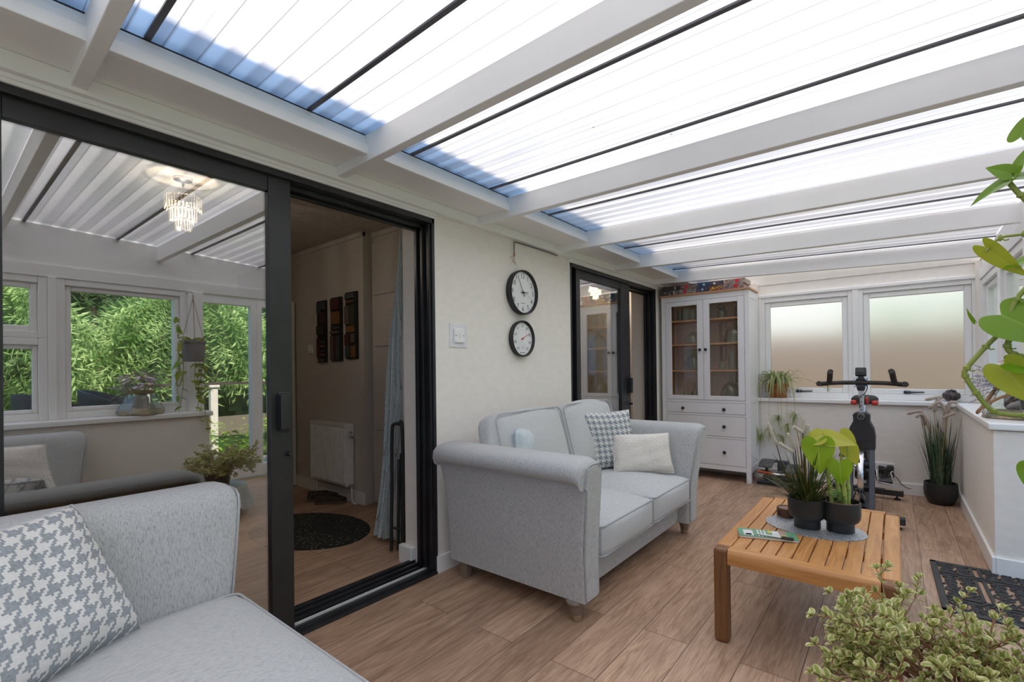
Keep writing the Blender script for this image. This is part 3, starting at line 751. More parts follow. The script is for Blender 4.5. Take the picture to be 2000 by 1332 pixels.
for z0, z1, zk in ((.687,.797,.735), (.455,.659,.558), (.158,.427,.293)):
    d = cb('drawer', [(.048,Wc-.048,.0,.02,z0,z1)], CABW)
    for kx in (.235, .655):
        k = MB(); k.lathe([(.006,0),(.006,-.012),(.015,-.018),(.0175,-.026),(.011,-.034),(.001,-.035)], (kx, 0, zk), 16, 'y'); k.build('knob', KNOB, d, smooth=True)

# ---------------------------------------------------------------- boxes along the cabinet top
BX = [(.02,.215),(.217,.405),(.407,.535),(.537,.665),(.667,.868)]
def print_mat(name, cols, scale, seed):
    """printed spine: random colour blocks"""
    m, nt, b = newmat(name)
    vo = nt.nodes.new('ShaderNodeTexVoronoi'); vo.inputs['Scale'].default_value = scale; vo.distance = 'CHEBYCHEV'
    lk(nt, coords(nt, 'Object', (1, 1, 1.6), (seed*3.1, seed, 0)), vo.inputs['Vector'])
    sp = nt.nodes.new('ShaderNodeSeparateColor'); lk(nt, vo.outputs['Color'], sp.inputs[0])
    r = nt.nodes.new('ShaderNodeValToRGB'); r.color_ramp.interpolation = 'CONSTANT'
    e = r.color_ramp.elements
    while len(e) < len(cols): e.new(.5)
    for i, c in enumerate(cols): e[i].position = i/len(cols); e[i].color = (*c, 1)
    lk(nt, sp.outputs[0], r.inputs[0]); lk(nt, r.outputs[0], b.inputs['Base Color']); b.inputs['Roughness'].default_value = .45
    return m
pal = [[(.04,.03,.02),(.06,.045,.03),(.05,.035,.02),(.09,.07,.05)], [(.20,.14,.10),(.32,.26,.20),(.07,.10,.07),(.30,.18,.13),(.12,.08,.06)],
       [(.02,.05,.10),(.03,.08,.14),(.02,.03,.06)], [(.07,.05,.07),(.10,.07,.09),(.05,.03,.05),(.14,.11,.13)], [(.40,.33,.26),(.50,.42,.36),(.30,.14,.13),(.24,.21,.18)],
       [(.10,.085,.075),(.20,.17,.16),(.05,.04,.035),(.32,.28,.26)], [(.28,.24,.20),(.40,.35,.29),(.18,.15,.12),(.36,.26,.22)], [(.05,.05,.09),(.08,.07,.12),(.12,.10,.14)], [(.38,.20,.04),(.20,.06,.05),(.50,.30,.06)], [(.30,.26,.26),(.45,.36,.33),(.32,.12,.12),(.16,.13,.13)]]
desc = ['dark brown boxed game at the left end of the top row on the cabinet', 'tan map printed box with red badge second in the top row', 'navy blue box in the middle of the top row on the cabinet', 'plum box right of the navy one in the top row', 'cream and red box at the right end of the top row',
        'black and grey speckled box at the left end of the bottom row on the cabinet', 'pale stone coloured box with pink badge in the bottom row', 'dark violet box in the middle of the bottom row', 'orange and maroon box in the bottom row', 'grey pink box at the right end of the bottom row']
REDB = mat('red_badge', (.62,.04,.06), .5); LIGHTB = mat('white_badge', (.75,.73,.70), .5); YEL = mat('amber_badge', (.75,.45,.06), .5)
for row in (0, 1):
    for k, (a, b_) in enumerate(BX):
        i = k + (0 if row == 1 else 5)
        z0 = 1.973 + row*.0505; sh = -.01 if row == 0 else .006
        q = MB(); q.box(a, b_, 0, .255, z0, z0+.0495)
        o = q.build('game_box', print_mat('spine_print', pal[i], 60 if k != 2 else 30, i+1), None, bevel=.002)
        o.location = (.045+sh-.01, 5.176, 0); tag(o, desc[i], 'box', 'boxes stacked on the cabinet top')
        bd = MB(); zc = z0+.025
        if k in (0,): bd.box(b_-.055, b_-.045, -.0012, 0, zc-.018, zc+.018)
        elif k == 1: bd.box(a+.05, a+.085, -.0012, 0, zc-.016, zc+.018)
        elif k == 2: bd.lathe([(.001,-.0012),(.013,-.0012),(.013,0)], ((a+b_)/2, 0, zc), 14, 'y')
        elif k == 3: bd.lathe([(.001,-.0012),(.012,-.0012),(.012,0)], (a+.04, 0, zc), 14, 'y')
        else: bd.box(a+.11, a+.15, -.0012, 0, zc-.019, zc+.019)
        bd.build('spine_mark', (LIGHTB, REDB, mat('pale_blue_badge', (.35,.55,.68), .5), YEL if row == 0 else LIGHTB, REDB)[k], o)

# ---------------------------------------------------------------- glass vessels in the cabinet
GREENG = bpy.data.materials.new('green_tinted_glass'); GREENG.use_nodes = True; nt = GREENG.node_tree; nt.nodes.clear()
out = nt.nodes.new('ShaderNodeOutputMaterial'); tr = nt.nodes.new('ShaderNodeBsdfTransparent'); gl = nt.nodes.new('ShaderNodeBsdfGlossy'); gl.inputs['Roughness'].default_value = .04
lw = nt.nodes.new('ShaderNodeLayerWeight'); lw.inputs[0].default_value = .35; ms = nt.nodes.new('ShaderNodeMixShader')
tr.inputs[0].default_value = (.84,.90,.85,1); gl.inputs[0].default_value = (.75,.82,.78,1)
mr = nt.nodes.new('ShaderNodeMapRange'); lk(nt, lw.outputs['Facing'], mr.inputs[0]); mr.inputs[3].default_value = .05; mr.inputs[4].default_value = .55
lk(nt, mr.outputs[0], ms.inputs[0]); lk(nt, tr.outputs[0], ms.inputs[1]); lk(nt, gl.outputs[0], ms.inputs[2]); lk(nt, ms.outputs[0], out.inputs[0])
def vessel(prof, x, z, y, label, squash=None, extra=None):
    q = MB(); q.lathe(prof, (0,0,0), 28, cap=False)
    if squash: q.v = [(a, b*squash, c) for a, b, c in q.v]
    o = q.build('glass_vessel', GREENG, None, smooth=True); o.location = (.045+x, 5.18+y, z+.0005); tag(o, label, 'vase', 'green tinted glassware in the cabinet')
    return o
S = [.826, 1.1445, 1.4295, 1.6915]
dome = lambda r, h, n: [(.001,0),(r*.8,0),(r*.97,h*.06),(r,h*.22),(r*.93,h*.42),(r*.7,h*.6),(r*.4,h*.74),(n,h*.82),(n,h*.97),(n*1.35,h)]
jar = lambda r, h, n: [(.001,0),(r*.85,0),(r,h*.12),(r,h*.62),(r*.8,h*.76),(n,h*.84),(n,h*.93),(n*1.2,h)]
cyl = lambda r, h: [(.001,0),(r*.95,0),(r,h*.03),(r,h)]
for q in ((cyl(.028,.13), .14, 3, .20, 'narrow tumbler at the left of the top shelf'), (cyl(.045,.145), .215, 3, .17, 'wide glass tumbler on the top shelf behind the left door'), (cyl(.022,.18), .285, 3, .2, 'tall thin glass tube on the top shelf'), (cyl(.032,.11), .34, 3, .2, 'short glass beaker on the top shelf beside the tube'),
          (jar(.048,.125,.026), .60, 3, .17, 'round jar with loop handle, lower of the two on the top shelf'), (jar(.056,.16,.03), .78, 3, .17, 'larger round jar with handle at the right of the top shelf'),
          (dome(.092,.175,.014), .295, 2, .16, 'domed bottle with short neck on the second shelf behind the left door'), (dome(.112,.215,.015), .72, 2, .17, 'large flat oval bottle on the second shelf behind the right door'),
          (dome(.108,.225,.022), .30, 1, .17, 'wide handled jug with dark rim on the third shelf'), (jar(.036,.085,.022), .61, 1, .12, 'small square shouldered jar on the third shelf'), (jar(.036,.205,.018), .70, 1, .14, 'tall moulded bottle in the middle of the third shelf'), (cyl(.03,.22), .82, 1, .16, 'straight glass cylinder at the right end of the third shelf'),
          ([(.001,0),(.032,0),(.036,.02),(.03,.05),(.012,.085),(.009,.15),(.011,.155)], .215, 0, .13, 'slim necked small bottle on the bottom shelf, left one'), ([(.001,0),(.045,0),(.05,.03),(.04,.06),(.014,.10),(.010,.175),(.013,.18)], .315, 0, .13, 'onion shaped bottle with tall neck on the bottom shelf behind the left door'),
          (dome(.105,.235,.011), .68, 0, .16, 'big round flask with tall thin neck on the bottom shelf'), ([(.001,0),(.05,0),(.055,.03),(.045,.07),(.016,.12),(.011,.20),(.014,.205)], .815, 0, .15, 'tear shaped flask at the right of the bottom shelf')):
    prof, x, s, y, lab = q
    o = vessel(prof, x, S[s], y, lab, .55 if 'oval' in lab else None)
    if 'handle' in lab and 'handled' not in lab:
        h = MB(); r = max(p[0] for p in prof); hh = prof[-1][1]
        h.tube(smooth_path([(-r*.5,0,hh*.85),(-r*.95,0,hh*1.12),(-r*.2,0,hh*1.2),(r*.4,0,hh*1.05),(r*.55,0,hh*.8)], 5), .003, 6); h.build('handle', BLACKMATT, o, smooth=True)
    if 'handled' in lab:
        h = MB(); h.tube([V((.045*math.cos(a), .045*math.sin(a), .222)) for a in [2*PI*i/20 for i in range(20)]], .006, 6, closed=True)
        h.tube(smooth_path([(-.045,0,.21),(-.10,0,.20),(-.12,0,.12),(-.10,0,.06)], 5), .006, 6); h.build('handle', GREENG, o, smooth=True)
# ================================================================ THINGS ON THE CLOCK WALL
FACE = mat('dial_white', (.82,.83,.82), .35, c2=(.80,.81,.80), ns=4)
INK = mat('dial_ink', (.05,.05,.055), .5); INKG = mat('dial_grey_ink', (.25,.25,.26), .5); REDH = mat('red_pointer', (.65,.08,.05), .4)
DIAL = glass_mat('dial_glass', (1,1,1), 1.3, .12)
def dial(name, label, cat, y, z, r, depth, rim):
    t = thing(name, label, cat, (.0015, y, z))
    m = MB(); m.lathe([(r*.97,0),(r*.99,depth*.3),(r,depth*.8),(r*.985,depth),(r*.955,depth),(r-rim,depth*.72),(r-rim,depth*.45)], (0,0,0), 64, 'x', cap=False); m.build('rim', BLACKMATT, t, smooth=True)
    m = MB(); m.lathe([(.001, depth*.55),(r-rim+.002, depth*.55),(r-rim+.002, depth*.4),(.001, depth*.4)], (0,0,0), 64, 'x'); m.build('dial_face', FACE, t)
    return t, depth*.56
# facing +x: right hand of the reader is +y, up is +z
t, fx_ = dial('wall_clock', 'large round wall clock with black rim above the thermometer', 'clock', 2.656, 1.717, .158, .05, .014)
m = MB()
for h in range(1, 13):
    a = PI/2 - h*PI/6
    text_mesh(m, str(h), .046, (fx_+.0006, math.cos(a)*.116, math.sin(a)*.116), (0,1,0), (0,0,1))
m.build('numerals', INK, t)
m = MB()
for k in range(60):
    a = k*PI/30; c0, c1 = V((fx_+.0005, math.cos(a)*.137, math.sin(a)*.137)), V((fx_+.0005, math.cos(a)*.141, math.sin(a)*.141))
    m.tube([c0, c1], .0006, 4)
m.box(fx_, fx_+.0006, -.022, .022, -.078, -.074)
m.build('minute_marks', INKG, t)
def hand(nm, ang, L, tail, w, x, mt):
    a = math.radians(ang); d = V((0, math.sin(a), math.cos(a))); p = V((0, math.cos(a), -math.sin(a)))
    q = MB(); q.add([V((x,0,0))-d*tail+p*w, V((x,0,0))-d*tail-p*w, V((x,0,0))+d*L-p*w*.45, V((x,0,0))+d*L+p*w*.45,
                     V((x+.0015,0,0))-d*tail+p*w, V((x+.0015,0,0))-d*tail-p*w, V((x+.0015,0,0))+d*L-p*w*.45, V((x+.0015,0,0))+d*L+p*w*.45], [(0,1,2,3),(7,6,5,4),(0,4,5,1),(1,5,6,2),(2,6,7,3),(3,7,4,0)])
    return q.build(nm, mt, t)
hand('hour_hand', 87, .062, .02, .004, fx_+.003, INK); hand('minute_hand', 330, .10, .03, .003, fx_+.006, INK); hand('second_hand', 112, .11, .03, .0009, fx_+.009, INKG)
m = MB(); m.lathe([(.007,fx_),(.007,fx_+.012),(.001,fx_+.012)], (0,0,0), 16, 'x'); m.build('hub', INK, t)
m = MB(); m.lathe([(.001,.041),(.143,.041),(.143,.039),(.001,.039)], (0,0,0), 48, 'x'); m.build('dial_glass', DIAL, t)
t, fx_ = dial('wall_thermometer', 'smaller round dial thermometer with red pointer below the clock', 'thermometer', 2.652, 1.39, .129, .04, .014)
m = MB()
for i, s in enumerate(('-30','-20','-10','0','10','20','30','40','50')):
    a = math.radians(232 - i*284/8)
    text_mesh(m, s, .026, (fx_+.0006, math.cos(a)*.088, math.sin(a)*.088), (0,1,0), (0,0,1))
m.build('numerals', INK, t)
m = MB()
for k in range(81):
    a = math.radians(232 - k*284/80); l = .006 if k % 10 else .010
    m.tube([V((fx_+.0005, math.cos(a)*.112, math.sin(a)*.112)), V((fx_+.0005, math.cos(a)*(.112-l), math.sin(a)*(.112-l)))], .0006, 4)
for k in range(25):
    a = math.radians(200 - k*9); m.tube([V((fx_+.0005, math.cos(a)*.064, math.sin(a)*.064)), V((fx_+.0005, math.cos(a)*.06, math.sin(a)*.06))], .0006, 4)
for k in range(21):
    a = math.radians(215 - k*12.5); m.tube([V((fx_+.0005, math.cos(a)*.032, math.sin(a)*.032-.05)), V((fx_+.0005, math.cos(a)*.028, math.sin(a)*.028-.05))], .0005, 4)
m.box(fx_, fx_+.0006, -.03, .03, -.101, -.096)
m.build('scale_marks', INKG, t)
hand('pointer', 62, .085, .02, .0028, fx_+.003, REDH)
q = MB(); q.tube([(fx_+.002,-.004,-.05),(fx_+.002,.006,-.072)], .0012, 5); q.build('humidity_pointer', INK, t)
m = MB(); m.lathe([(.007,fx_),(.007,fx_+.007),(.001,fx_+.007)], (0,0,0), 16, 'x'); m.build('hub', REDH, t)
m = MB(); m.lathe([(.001,.032),(.114,.032),(.114,.030),(.001,.030)], (0,0,0), 48, 'x'); m.build('dial_glass', DIAL, t)
# switch
t = thing('light_switch', 'square white light switch on a clear backplate left of the thermometer', 'switch', (.001, 2.04, 1.383))
m = MB(); m.box(0,.004,-.072,.072,-.072,.072); m.build('backplate', mat('switch_backplate', (.80,.81,.84), .3), t, bevel=.001)
m = MB(); m.box(.004,.016,-.043,.043,-.043,.043); m.build('plate', WHITEGLOSS, t, bevel=.004)
m = MB(); m.hexa([(.016,-.009,-.014),(.016,.009,-.014),(.016,.009,.014),(.016,-.009,.014),(.018,-.009,-.014),(.018,.009,-.014),(.022,.009,.014),(.022,-.009,.014)]); m.build('rocker', WHITEGLOSS, t, bevel=.001)
m = MB()
for y in (-.032,.032): m.lathe([(.004,.016),(.004,.0168),(.001,.0168)], (0,y,0), 10, 'x')
m.build('screw', mat('screw_grey', (.25,.25,.25), .4, .8), t)
# loose cable
t = thing('loose_cable', 'thin loose cable hanging from the wall plate above the clock', 'cable', (0,0,0))
m = MB(); m.tube(smooth_path([(.012,3.13,2.066),(.012,2.95,2.071),(.012,2.75,2.069),(.013,2.60,2.066),(.014,2.585,2.05),(.02,2.575,2.01),(.022,2.572,1.985)], 6), .0042, 6); m.build('flex', mat('cable_grey', (.16,.15,.14), .5), t, smooth=True)
m = MB(); m.lathe([(.005,0),(.007,-.012),(.005,-.024)], (.022,2.573,1.985), 8)
for p in ([(.022,2.573,1.962),(.03,2.56,1.945),(.025,2.548,1.925),(.03,2.57,1.91),(.03,2.583,1.90)], [(.022,2.573,1.962),(.018,2.55,1.95),(.022,2.53,1.945)], [(.022,2.573,1.962),(.026,2.565,1.935),(.028,2.575,1.915)]): m.tube(smooth_path(p,4), .0018, 5)
m.build('bare_wires', mat('copper_wire', (.40,.20,.09), .45, .6), t, smooth=True)
# horseshoe and wall socket at the end of the room
t = MB(); t.tube([V((.055*math.cos(a)*1.0, 0, .065*math.sin(a))) for a in [math.radians(40+280*i/24) for i in range(25)]], .010, 8, flat=.5)
o = t.build('horseshoe', mat('rusty_iron', (.07,.05,.045), .6, .4, c2=(.12,.07,.05), ns=60), None, smooth=True); o.location = (2.70, 5.688, 2.025); o.rotation_euler = (0, .0, 0); tag(o, 'dark iron horseshoe fixed to the wall at the top right corner above the windows', 'horseshoe')
t = thing('wall_socket', 'white double wall socket with plugs behind the exercise bike', 'socket', (1.99, 5.5695, .205))
m = MB(); m.box(-.073,.073,-.010,0,-.043,.065); m.build('plate', WHITEGLOSS, t, bevel=.003)
PLUG = mat('plug_black', (.03,.025,.022), .35)
for dx, dz in ((-.03,.01),(.04,.02),(.0,-.03)):
    m = MB(); m.softbox((dx,-.035,dz), .026,.028,.030,.010,0,6); m.build('plug', PLUG, t, smooth=True, weld=1e-4)
m = MB()
for k in range(7):
    r = .028+.004*k; m.tube([V((.0+r*1.25*math.cos(a)+.01*math.sin(3*k), -.075-.002*k, -.02+r*math.sin(a)+.008*math.cos(2*k))) for a in [2*PI*i/20 for i in range(20)]], .004, 6, closed=True)
m.tube(smooth_path([(.06,-.06,-.03),(.09,-.05,-.06),(.12,-.045,-.11),(.16,-.042,-.138),(.185,-.042,-.14)],6), .0035, 6)
m.build('flex', PLUG, t, smooth=True)
# ================================================================ EXERCISE BIKE (faces the camera)
PLAST = mat('bike_black_plastic', (.022,.022,.024), .45, c2=(.03,.03,.032), ns=20)
FRAMEB = mat('bike_frame_slate', (.045,.055,.068), .45, c2=(.055,.065,.078), ns=12)
RED = mat('saddle_red', (.60,.035,.03), .4)
GRIP = mat('grip_rubber', (.035,.03,.026), .75, c2=(.05,.045,.04), ns=60)
WORN = mat('worn_wood_strip', (.45,.33,.24), .6)
bike = thing('exercise_bike', 'black upright exercise bike with silver flywheel in front of the end windows', 'exercise bike', (1.865, 0, 0))
def bk(name, mb, m, sm=False, bev=0, par=bike, weld=False): return mb.build(name, m, par, smooth=sm, bevel=bev, weld=weld)
for y, nm in ((4.36, 'front_stabiliser'), (5.30, 'rear_stabiliser')):
    q = MB(); q.box(-.255,.255,y-.03,y+.03,.035,.085); st = bk(nm, q, PLAST, bev=.006)
    for x in (-.21, .21):
        q = MB(); q.lathe([(.006,.035),(.006,.022),(.012,.014),(.024,.010),(.026,.001),(.001,.001)], (x,y,0), 14); bk('foot', q, PLAST, True, par=st)
q = MB(); q.box(.13,.245,5.262,5.31,.085,.0875); bk('transit_strip', q, WORN)
# base rail and fork posts
q = MB(); q.box(-.03,.03,4.39,5.27,.05,.10); bk('base_rail', q, FRAMEB, bev=.004)
for x in (-.072, .062):
    q = MB(); q.hexa([(x-.018,4.42,.085),(x+.018,4.42,.085),(x+.018,4.48,.085),(x-.018,4.48,.085),(x-.018,4.60,.56),(x+.018,4.60,.56),(x+.018,4.66,.56),(x-.018,4.66,.56)]); bk('fork_post', q, FRAMEB, bev=.004)
q = MB(); q.box(-.09,.08,4.38,4.46,.06,.10); bk('fork_foot', q, FRAMEB, bev=.004)
q = MB(); q.hexa([(-.03,4.66,.50),(.03,4.66,.50),(.03,4.74,.50),(-.03,4.74,.50),(-.03,5.06,.30),(.03,5.06,.30),(.03,5.1,.36),(-.03,5.1,.36)]); bk('down_tube', q, FRAMEB, bev=.006)
q = MB(); q.hexa([(-.03,5.02,.10),(.03,5.02,.10),(.03,5.10,.10),(-.03,5.10,.10),(-.03,5.06,.62),(.03,5.06,.62),(.03,5.12,.62),(-.03,5.12,.62)]); bk('seat_tube', q, FRAMEB, bev=.006)
# flywheel (plane along y)
q = MB(); q.lathe([(.05,-.008),(.17,-.008),(.19,-.016),(.213,-.019),(.216,-.014),(.216,.014),(.213,.019),(.19,.016),(.17,.008),(.05,.008)], (-.005,4.66,.315), 56, 'x'); fw = bk('flywheel', q, CHROME, True)
q = MB(); q.lathe([(.001,-.045),(.04,-.045),(.05,-.02),(.05,.02),(.04,.045),(.001,.045)], (-.005,4.66,.315), 24, 'x'); bk('flywheel_hub', q, PLAST, True, par=fw)
for z in (.22, .40):
    q = MB(); q.lathe([(.001,-.02),(.03,-.02),(.034,.0),(.034,.06),(.02,.065),(.001,.065)], (.0,4.60,z), 16, 'x'); bk('brake_boss', q, PLAST, True)
# front shroud
sh = [(-.085,.515),(.085,.515),(.088,.62),(.08,.68),(.055,.735),(.055,.79),(.035,.805),(-.035,.805),(-.055,.79),(-.055,.735),(-.08,.68),(-.088,.62)]
q = MB(); q.extrude(sh, lambda i, p: V((p[0]*(1 if i else .96), 4.575+.12*i + (.03*(.8-p[1]) if i == 0 else 0), p[1])), 2); s_ = bk('shroud', q, PLAST, bev=.006)
q = MB(); q.add([(-.055,4.582,.60),(0,4.568,.575),(.055,4.582,.60),(.045,4.584,.575),(0,4.572,.525),(-.045,4.584,.575)], [(0,1,4,5),(1,2,3,4)]); bk('shroud_crease', q, PLAST, par=s_)
q = MB(); q.add([(.052*math.cos(a)+0, 4.560 if 0 else 4.566, .765+.058*math.sin(a)) for a in [PI+PI*i/16 for i in range(17)]] + [(.055,4.566,.79),(-.055,4.566,.79)], [tuple(range(19))]); bk('shroud_bib', q, PLAST, par=s_)
q = MB(); q.lathe([(.001,-.045),(.024,-.045),(.028,-.03),(.028,0)], (0,4.575,.775), 24, 'y', cap=False); kn = bk('tension_knob', q, PLAST, True)
q = MB(); q.lathe([(.019,-.0465),(.022,-.0465),(.022,-.044)], (0,4.575,.775), 28, 'y', cap=False); q.tube([(.006,4.5285,.787),(-.003,4.5285,.778),(.003,4.5285,.774),(-.006,4.5285,.763)], .002, 4); bk('knob_mark', q, CHROME, par=kn)
# stem with holes
q = MB(); q.hexa([(-.017,4.61,.79),(.017,4.61,.79),(.017,4.635,.79),(-.017,4.635,.79),(-.017,4.60,.98),(.017,4.60,.98),(.017,4.625,.98),(-.017,4.625,.98)]); stem = bk('handlebar_stem', q, mat('satin_silver', (.70,.70,.71), .35, .6), bev=.003)
q = MB()
for z in (.825, .857, .889, .921): q.lathe([(.0045,-.002),(.0045,.001),(.001,.001)], (0,4.610-.01*(z-.79)/.19-.0008,z), 10, 'y')
bk('adjustment_hole', q, BLACKMATT, par=stem)
q = MB(); q.hexa([(-.022,4.59,.975),(.022,4.59,.975),(.022,4.63,.975),(-.022,4.63,.975),(-.032,4.585,1.02),(.032,4.585,1.02),(.032,4.635,1.02),(-.032,4.635,1.02)]); q.box(-.042,.042,4.582,4.64,1.0,1.012); q.box(-.042,.042,4.582,4.64,1.062,1.074); q.box(-.035,.035,4.595,4.63,1.0,1.074); bk('handlebar_clamp', q, PLAST, bev=.003)
q = MB()
for x in (-.032,.032):
    for z in (1.006,1.068): q.lathe([(.006,-.003),(.006,.001)], (x,4.582,z), 8, 'y')
bk('clamp_bolt', q, CHROME)
# handlebar: bar with bullhorn grips
q = MB(); q.tube(smooth_path([(-.245,4.57,1.028),(-.15,4.585,1.036),(-.05,4.60,1.038),(.05,4.60,1.038),(.15,4.585,1.036),(.245,4.57,1.028)],6), .0165, 12); hb = bk('handlebar', q, GRIP, True)
for sx in (-1, 1):
    q = MB(); q.tube(smooth_path([(sx*.225,4.575,1.03),(sx*.262,4.545,1.028),(sx*.268,4.50,1.03),(sx*.262,4.46,1.035)],5), [.018]*8+[.019]*7+[.017]*1, 12); bk('bar_end', q, GRIP, True, par=hb)
    q = MB(); q.tube(smooth_path([(sx*.205,4.575,1.04),(sx*.198,4.545,1.075),(sx*.192,4.50,1.115),(sx*.186,4.47,1.128)],5), .0195, 12); bk('grip', q, GRIP, True, par=hb)
# console
q = MB(); q.box(-.018,.018,4.595,4.62,1.07,1.10); q.hexa([(-.036,4.57,1.098),(.036,4.57,1.098),(.036,4.625,1.085),(-.036,4.625,1.085),(-.034,4.585,1.158),(.034,4.585,1.158),(.034,4.64,1.15),(-.034,4.64,1.15)]); cn = bk('console', q, PLAST, bev=.006)
q = MB(); q.hexa([(-.026,4.568,1.118),(.026,4.568,1.118),(.026,4.575,1.118),(-.026,4.575,1.118),(-.026,4.578,1.148),(.026,4.578,1.148),(.026,4.585,1.148),(-.026,4.585,1.148)]); bk('screen', q, mat('console_screen', (.03,.03,.035), .12), par=cn)
q = MB(); q.tube(smooth_path([(.03,4.60,1.06),(.04,4.585,1.0),(.02,4.585,.95),(-.012,4.59,.92),(-.008,4.60,.84)],6), .0035, 6); bk('cable', q, BLACKMATT, True); q = MB(); q.tube(smooth_path([(-.08,4.55,.52),(-.03,4.50,.50),(-.012,4.48,.42),(-.016,4.47,.30),(-.05,4.44,.15),(-.055,4.43,.09)],6), .006, 6); bk('cable', q, BLACKMATT, True)
# saddle
q = MB(); q.softbox((0,5.13,.875), .095,.115,.032,.03,.012,10, xf=lambda o: V((o.x*(1.0 if o.y > .0 else max(.35, 1+o.y*5.4)), o.y, o.z - .010*abs(o.x)*10*0.3))); sd = bk('saddle', q, GRIP, True, weld=1e-4)
for sx in (-1, 1):
    q = MB(); q.softbox((sx*.070,5.10,.852), .026,.06,.020,.016,0,6); bk('saddle_trim', q, RED, True, par=sd, weld=1e-4)
q = MB(); q.softbox((.022,5.015,.875), .010,.012,.030,.009,0,6); bk('saddle_trim', q, RED, True, par=sd, weld=1e-4)
q = MB(); q.tube([(.0,5.11,.85),(.0,5.09,.60)], .016, 10); q.tube([(-.02,5.06,.845),(.03,5.06,.845)], .012, 8); bk('seat_post', q, CHROME, True)
# cranks and pedals
q = MB(); q.lathe([(.001,-.06),(.03,-.06),(.07,-.05),(.07,.05),(.03,.06),(.001,.06)], (0,5.02,.30), 20, 'x'); bk('crank_case', q, PLAST, True)
q = MB(); q.tube([(.06,5.02,.30),(.08,5.00,.29),(.085,4.93,.22)], .011, 8); q.tube([(-.06,5.02,.30),(-.08,5.04,.31),(-.085,5.11,.38)], .011, 8); bk('crank', q, CHROME, True)
for sx, y, z in ((1, 4.93, .22), (-1, 5.11, .38)):
    q = MB(); q.box(min(sx*.09,sx*.185), max(sx*.09,sx*.185), y-.04, y+.04, z-.012, z+.012); pd = bk('pedal', q, PLAST, bev=.005)
    if sx > 0:
        q = MB(); q.tube([(.088,y-.04,z+.14),(.088,y-.045,z),(.195,y-.05,z-.012),(.172,y-.055,z+.085),(.185,y-.055,z+.10)], .0055, 6); bk('toe_cage', q, mat('white_cage', (.75,.75,.74), .4), True, par=pd)

# ================================================================ MINI STEPPER beside the cabinet
st = thing('mini_stepper', 'small black stepper machine with red and copper pistons on the floor beside the cabinet', 'exercise stepper', (1.19, 5.33, 0))
def sp_(name, mb, m, sm=False, bev=0, weld=False): return mb.build(name, m, st, smooth=sm, bevel=bev, weld=weld)
q = MB(); q.tube([(-.20,-.12,.03),(.20,-.12,.03)], .022, 10); q.tube([(-.19,.12,.03),(.19,.12,.03)], .022, 10); q.box(-.02,.02,-.12,.12,.02,.06); sp_('base_frame', q, PLAST, True)
q = MB(); q.box(-.05,.05,.06,.13,.03,.22); q.box(-.02,.02,-.10,.10,.06,.14); sp_('column', q, FRAMEB, bev=.006)
for sx, dz in ((-1, .03), (1, .0)):
    q = MB(); q.softbox((sx*.115,-.02,.20+dz), .062,.17,.012,.010,0,8, xf=lambda o: V((o.x, o.y, o.z - 1.3*o.y*o.y))); sp_('pedal', q, mat('pedal_grey', (.06,.062,.06), .5, c2=(.09,.095,.09), ns=40), True, weld=1e-4)
    q = MB(); q.tube([(sx*.19,-.125,.135),(sx*.06,-.115,.120)], .021, 14); sp_('piston', q, mat('piston_red', (.45,.10,.05), .35, .5, c2=(.50,.26,.13), ns=18, stretch=(1,1,1)) , True)
    q = MB(); q.tube([(sx*.06,-.115,.120),(sx*-.01,-.11,.115)], .012, 10); sp_('piston_rod', q, CHROME, True)
    q = MB(); q.box(sx*.115-.012, sx*.115+.012, -.12, -.09, .04, .20); sp_('pedal_arm', q, PLAST, bev=.003)
# ================================================================ COFFEE TABLE
TEAK = wood_mat('teak', (.38,.155,.045), (.53,.245,.075), (.64,.325,.115), (14, 1.2, 14), .38, 3)
TEAKX = wood_mat('teak_rail', (.40,.16,.045), (.55,.25,.075), (.64,.325,.115), (1.2, 14, 14), .36, 3)
TEAKD = wood_mat('teak_leg', (.13,.055,.022), (.20,.085,.03), (.27,.125,.05), (14, 14, 1.2), .42, 3)
tb = thing('coffee_table', 'slatted teak coffee table standing on the laminate floor in the middle of the room', 'coffee table', (1.768, 2.655, 0))
X0, X1, Y0, Y1, ZT = -.314, .314, -.535, .53, .400
for x in (X0+.029, X1-.029):
    for y in (Y0+.03, Y1-.03):
        q = MB(); q.box(x-.029, x+.029, y-.03, y+.03, .001, ZT-.001); q.build('leg', TEAKD, tb, bevel=.012)
prof = [(0,-.062),(0,-.020),(.004,-.008),(.012,-.001),(.024,.0),(.055,.0),(.055,-.062)]
for y, s in ((Y0, 1), (Y1, -1)):
    q = MB(); q.extrude(prof, lambda i, p: V((X0+.058 + (X1-X0-.116)*i, y + s*p[0], ZT+p[1])), 2); q.build('end_rail', TEAKX, tb, smooth=.6)
for a, b in ((X0, X0+.058), (X1-.058, X1)):
    q = MB(); q.box(a, b, Y0+.061, Y1-.061, ZT-.062, ZT); q.build('side_rail', TEAK, tb, bevel=.008)
n = 9; x0 = X0+.062; pw = (X1-X0-.124+.004)/n
for k in range(n):
    q = MB(); q.box(x0+pw*k, x0+pw*(k+1)-.005, Y0+.056, Y1-.056, ZT-.018, ZT-.0005); q.build('slat', TEAK, tb, bevel=.002)
q = MB(); q.box(X0+.058, X1-.058, -.20, -.15, ZT-.05, ZT-.019); q.build('crossbar', TEAKX, tb); q = MB(); q.box(X0+.058, X1-.058, .18, .23, ZT-.05, ZT-.019); q.build('crossbar', TEAKX, tb)

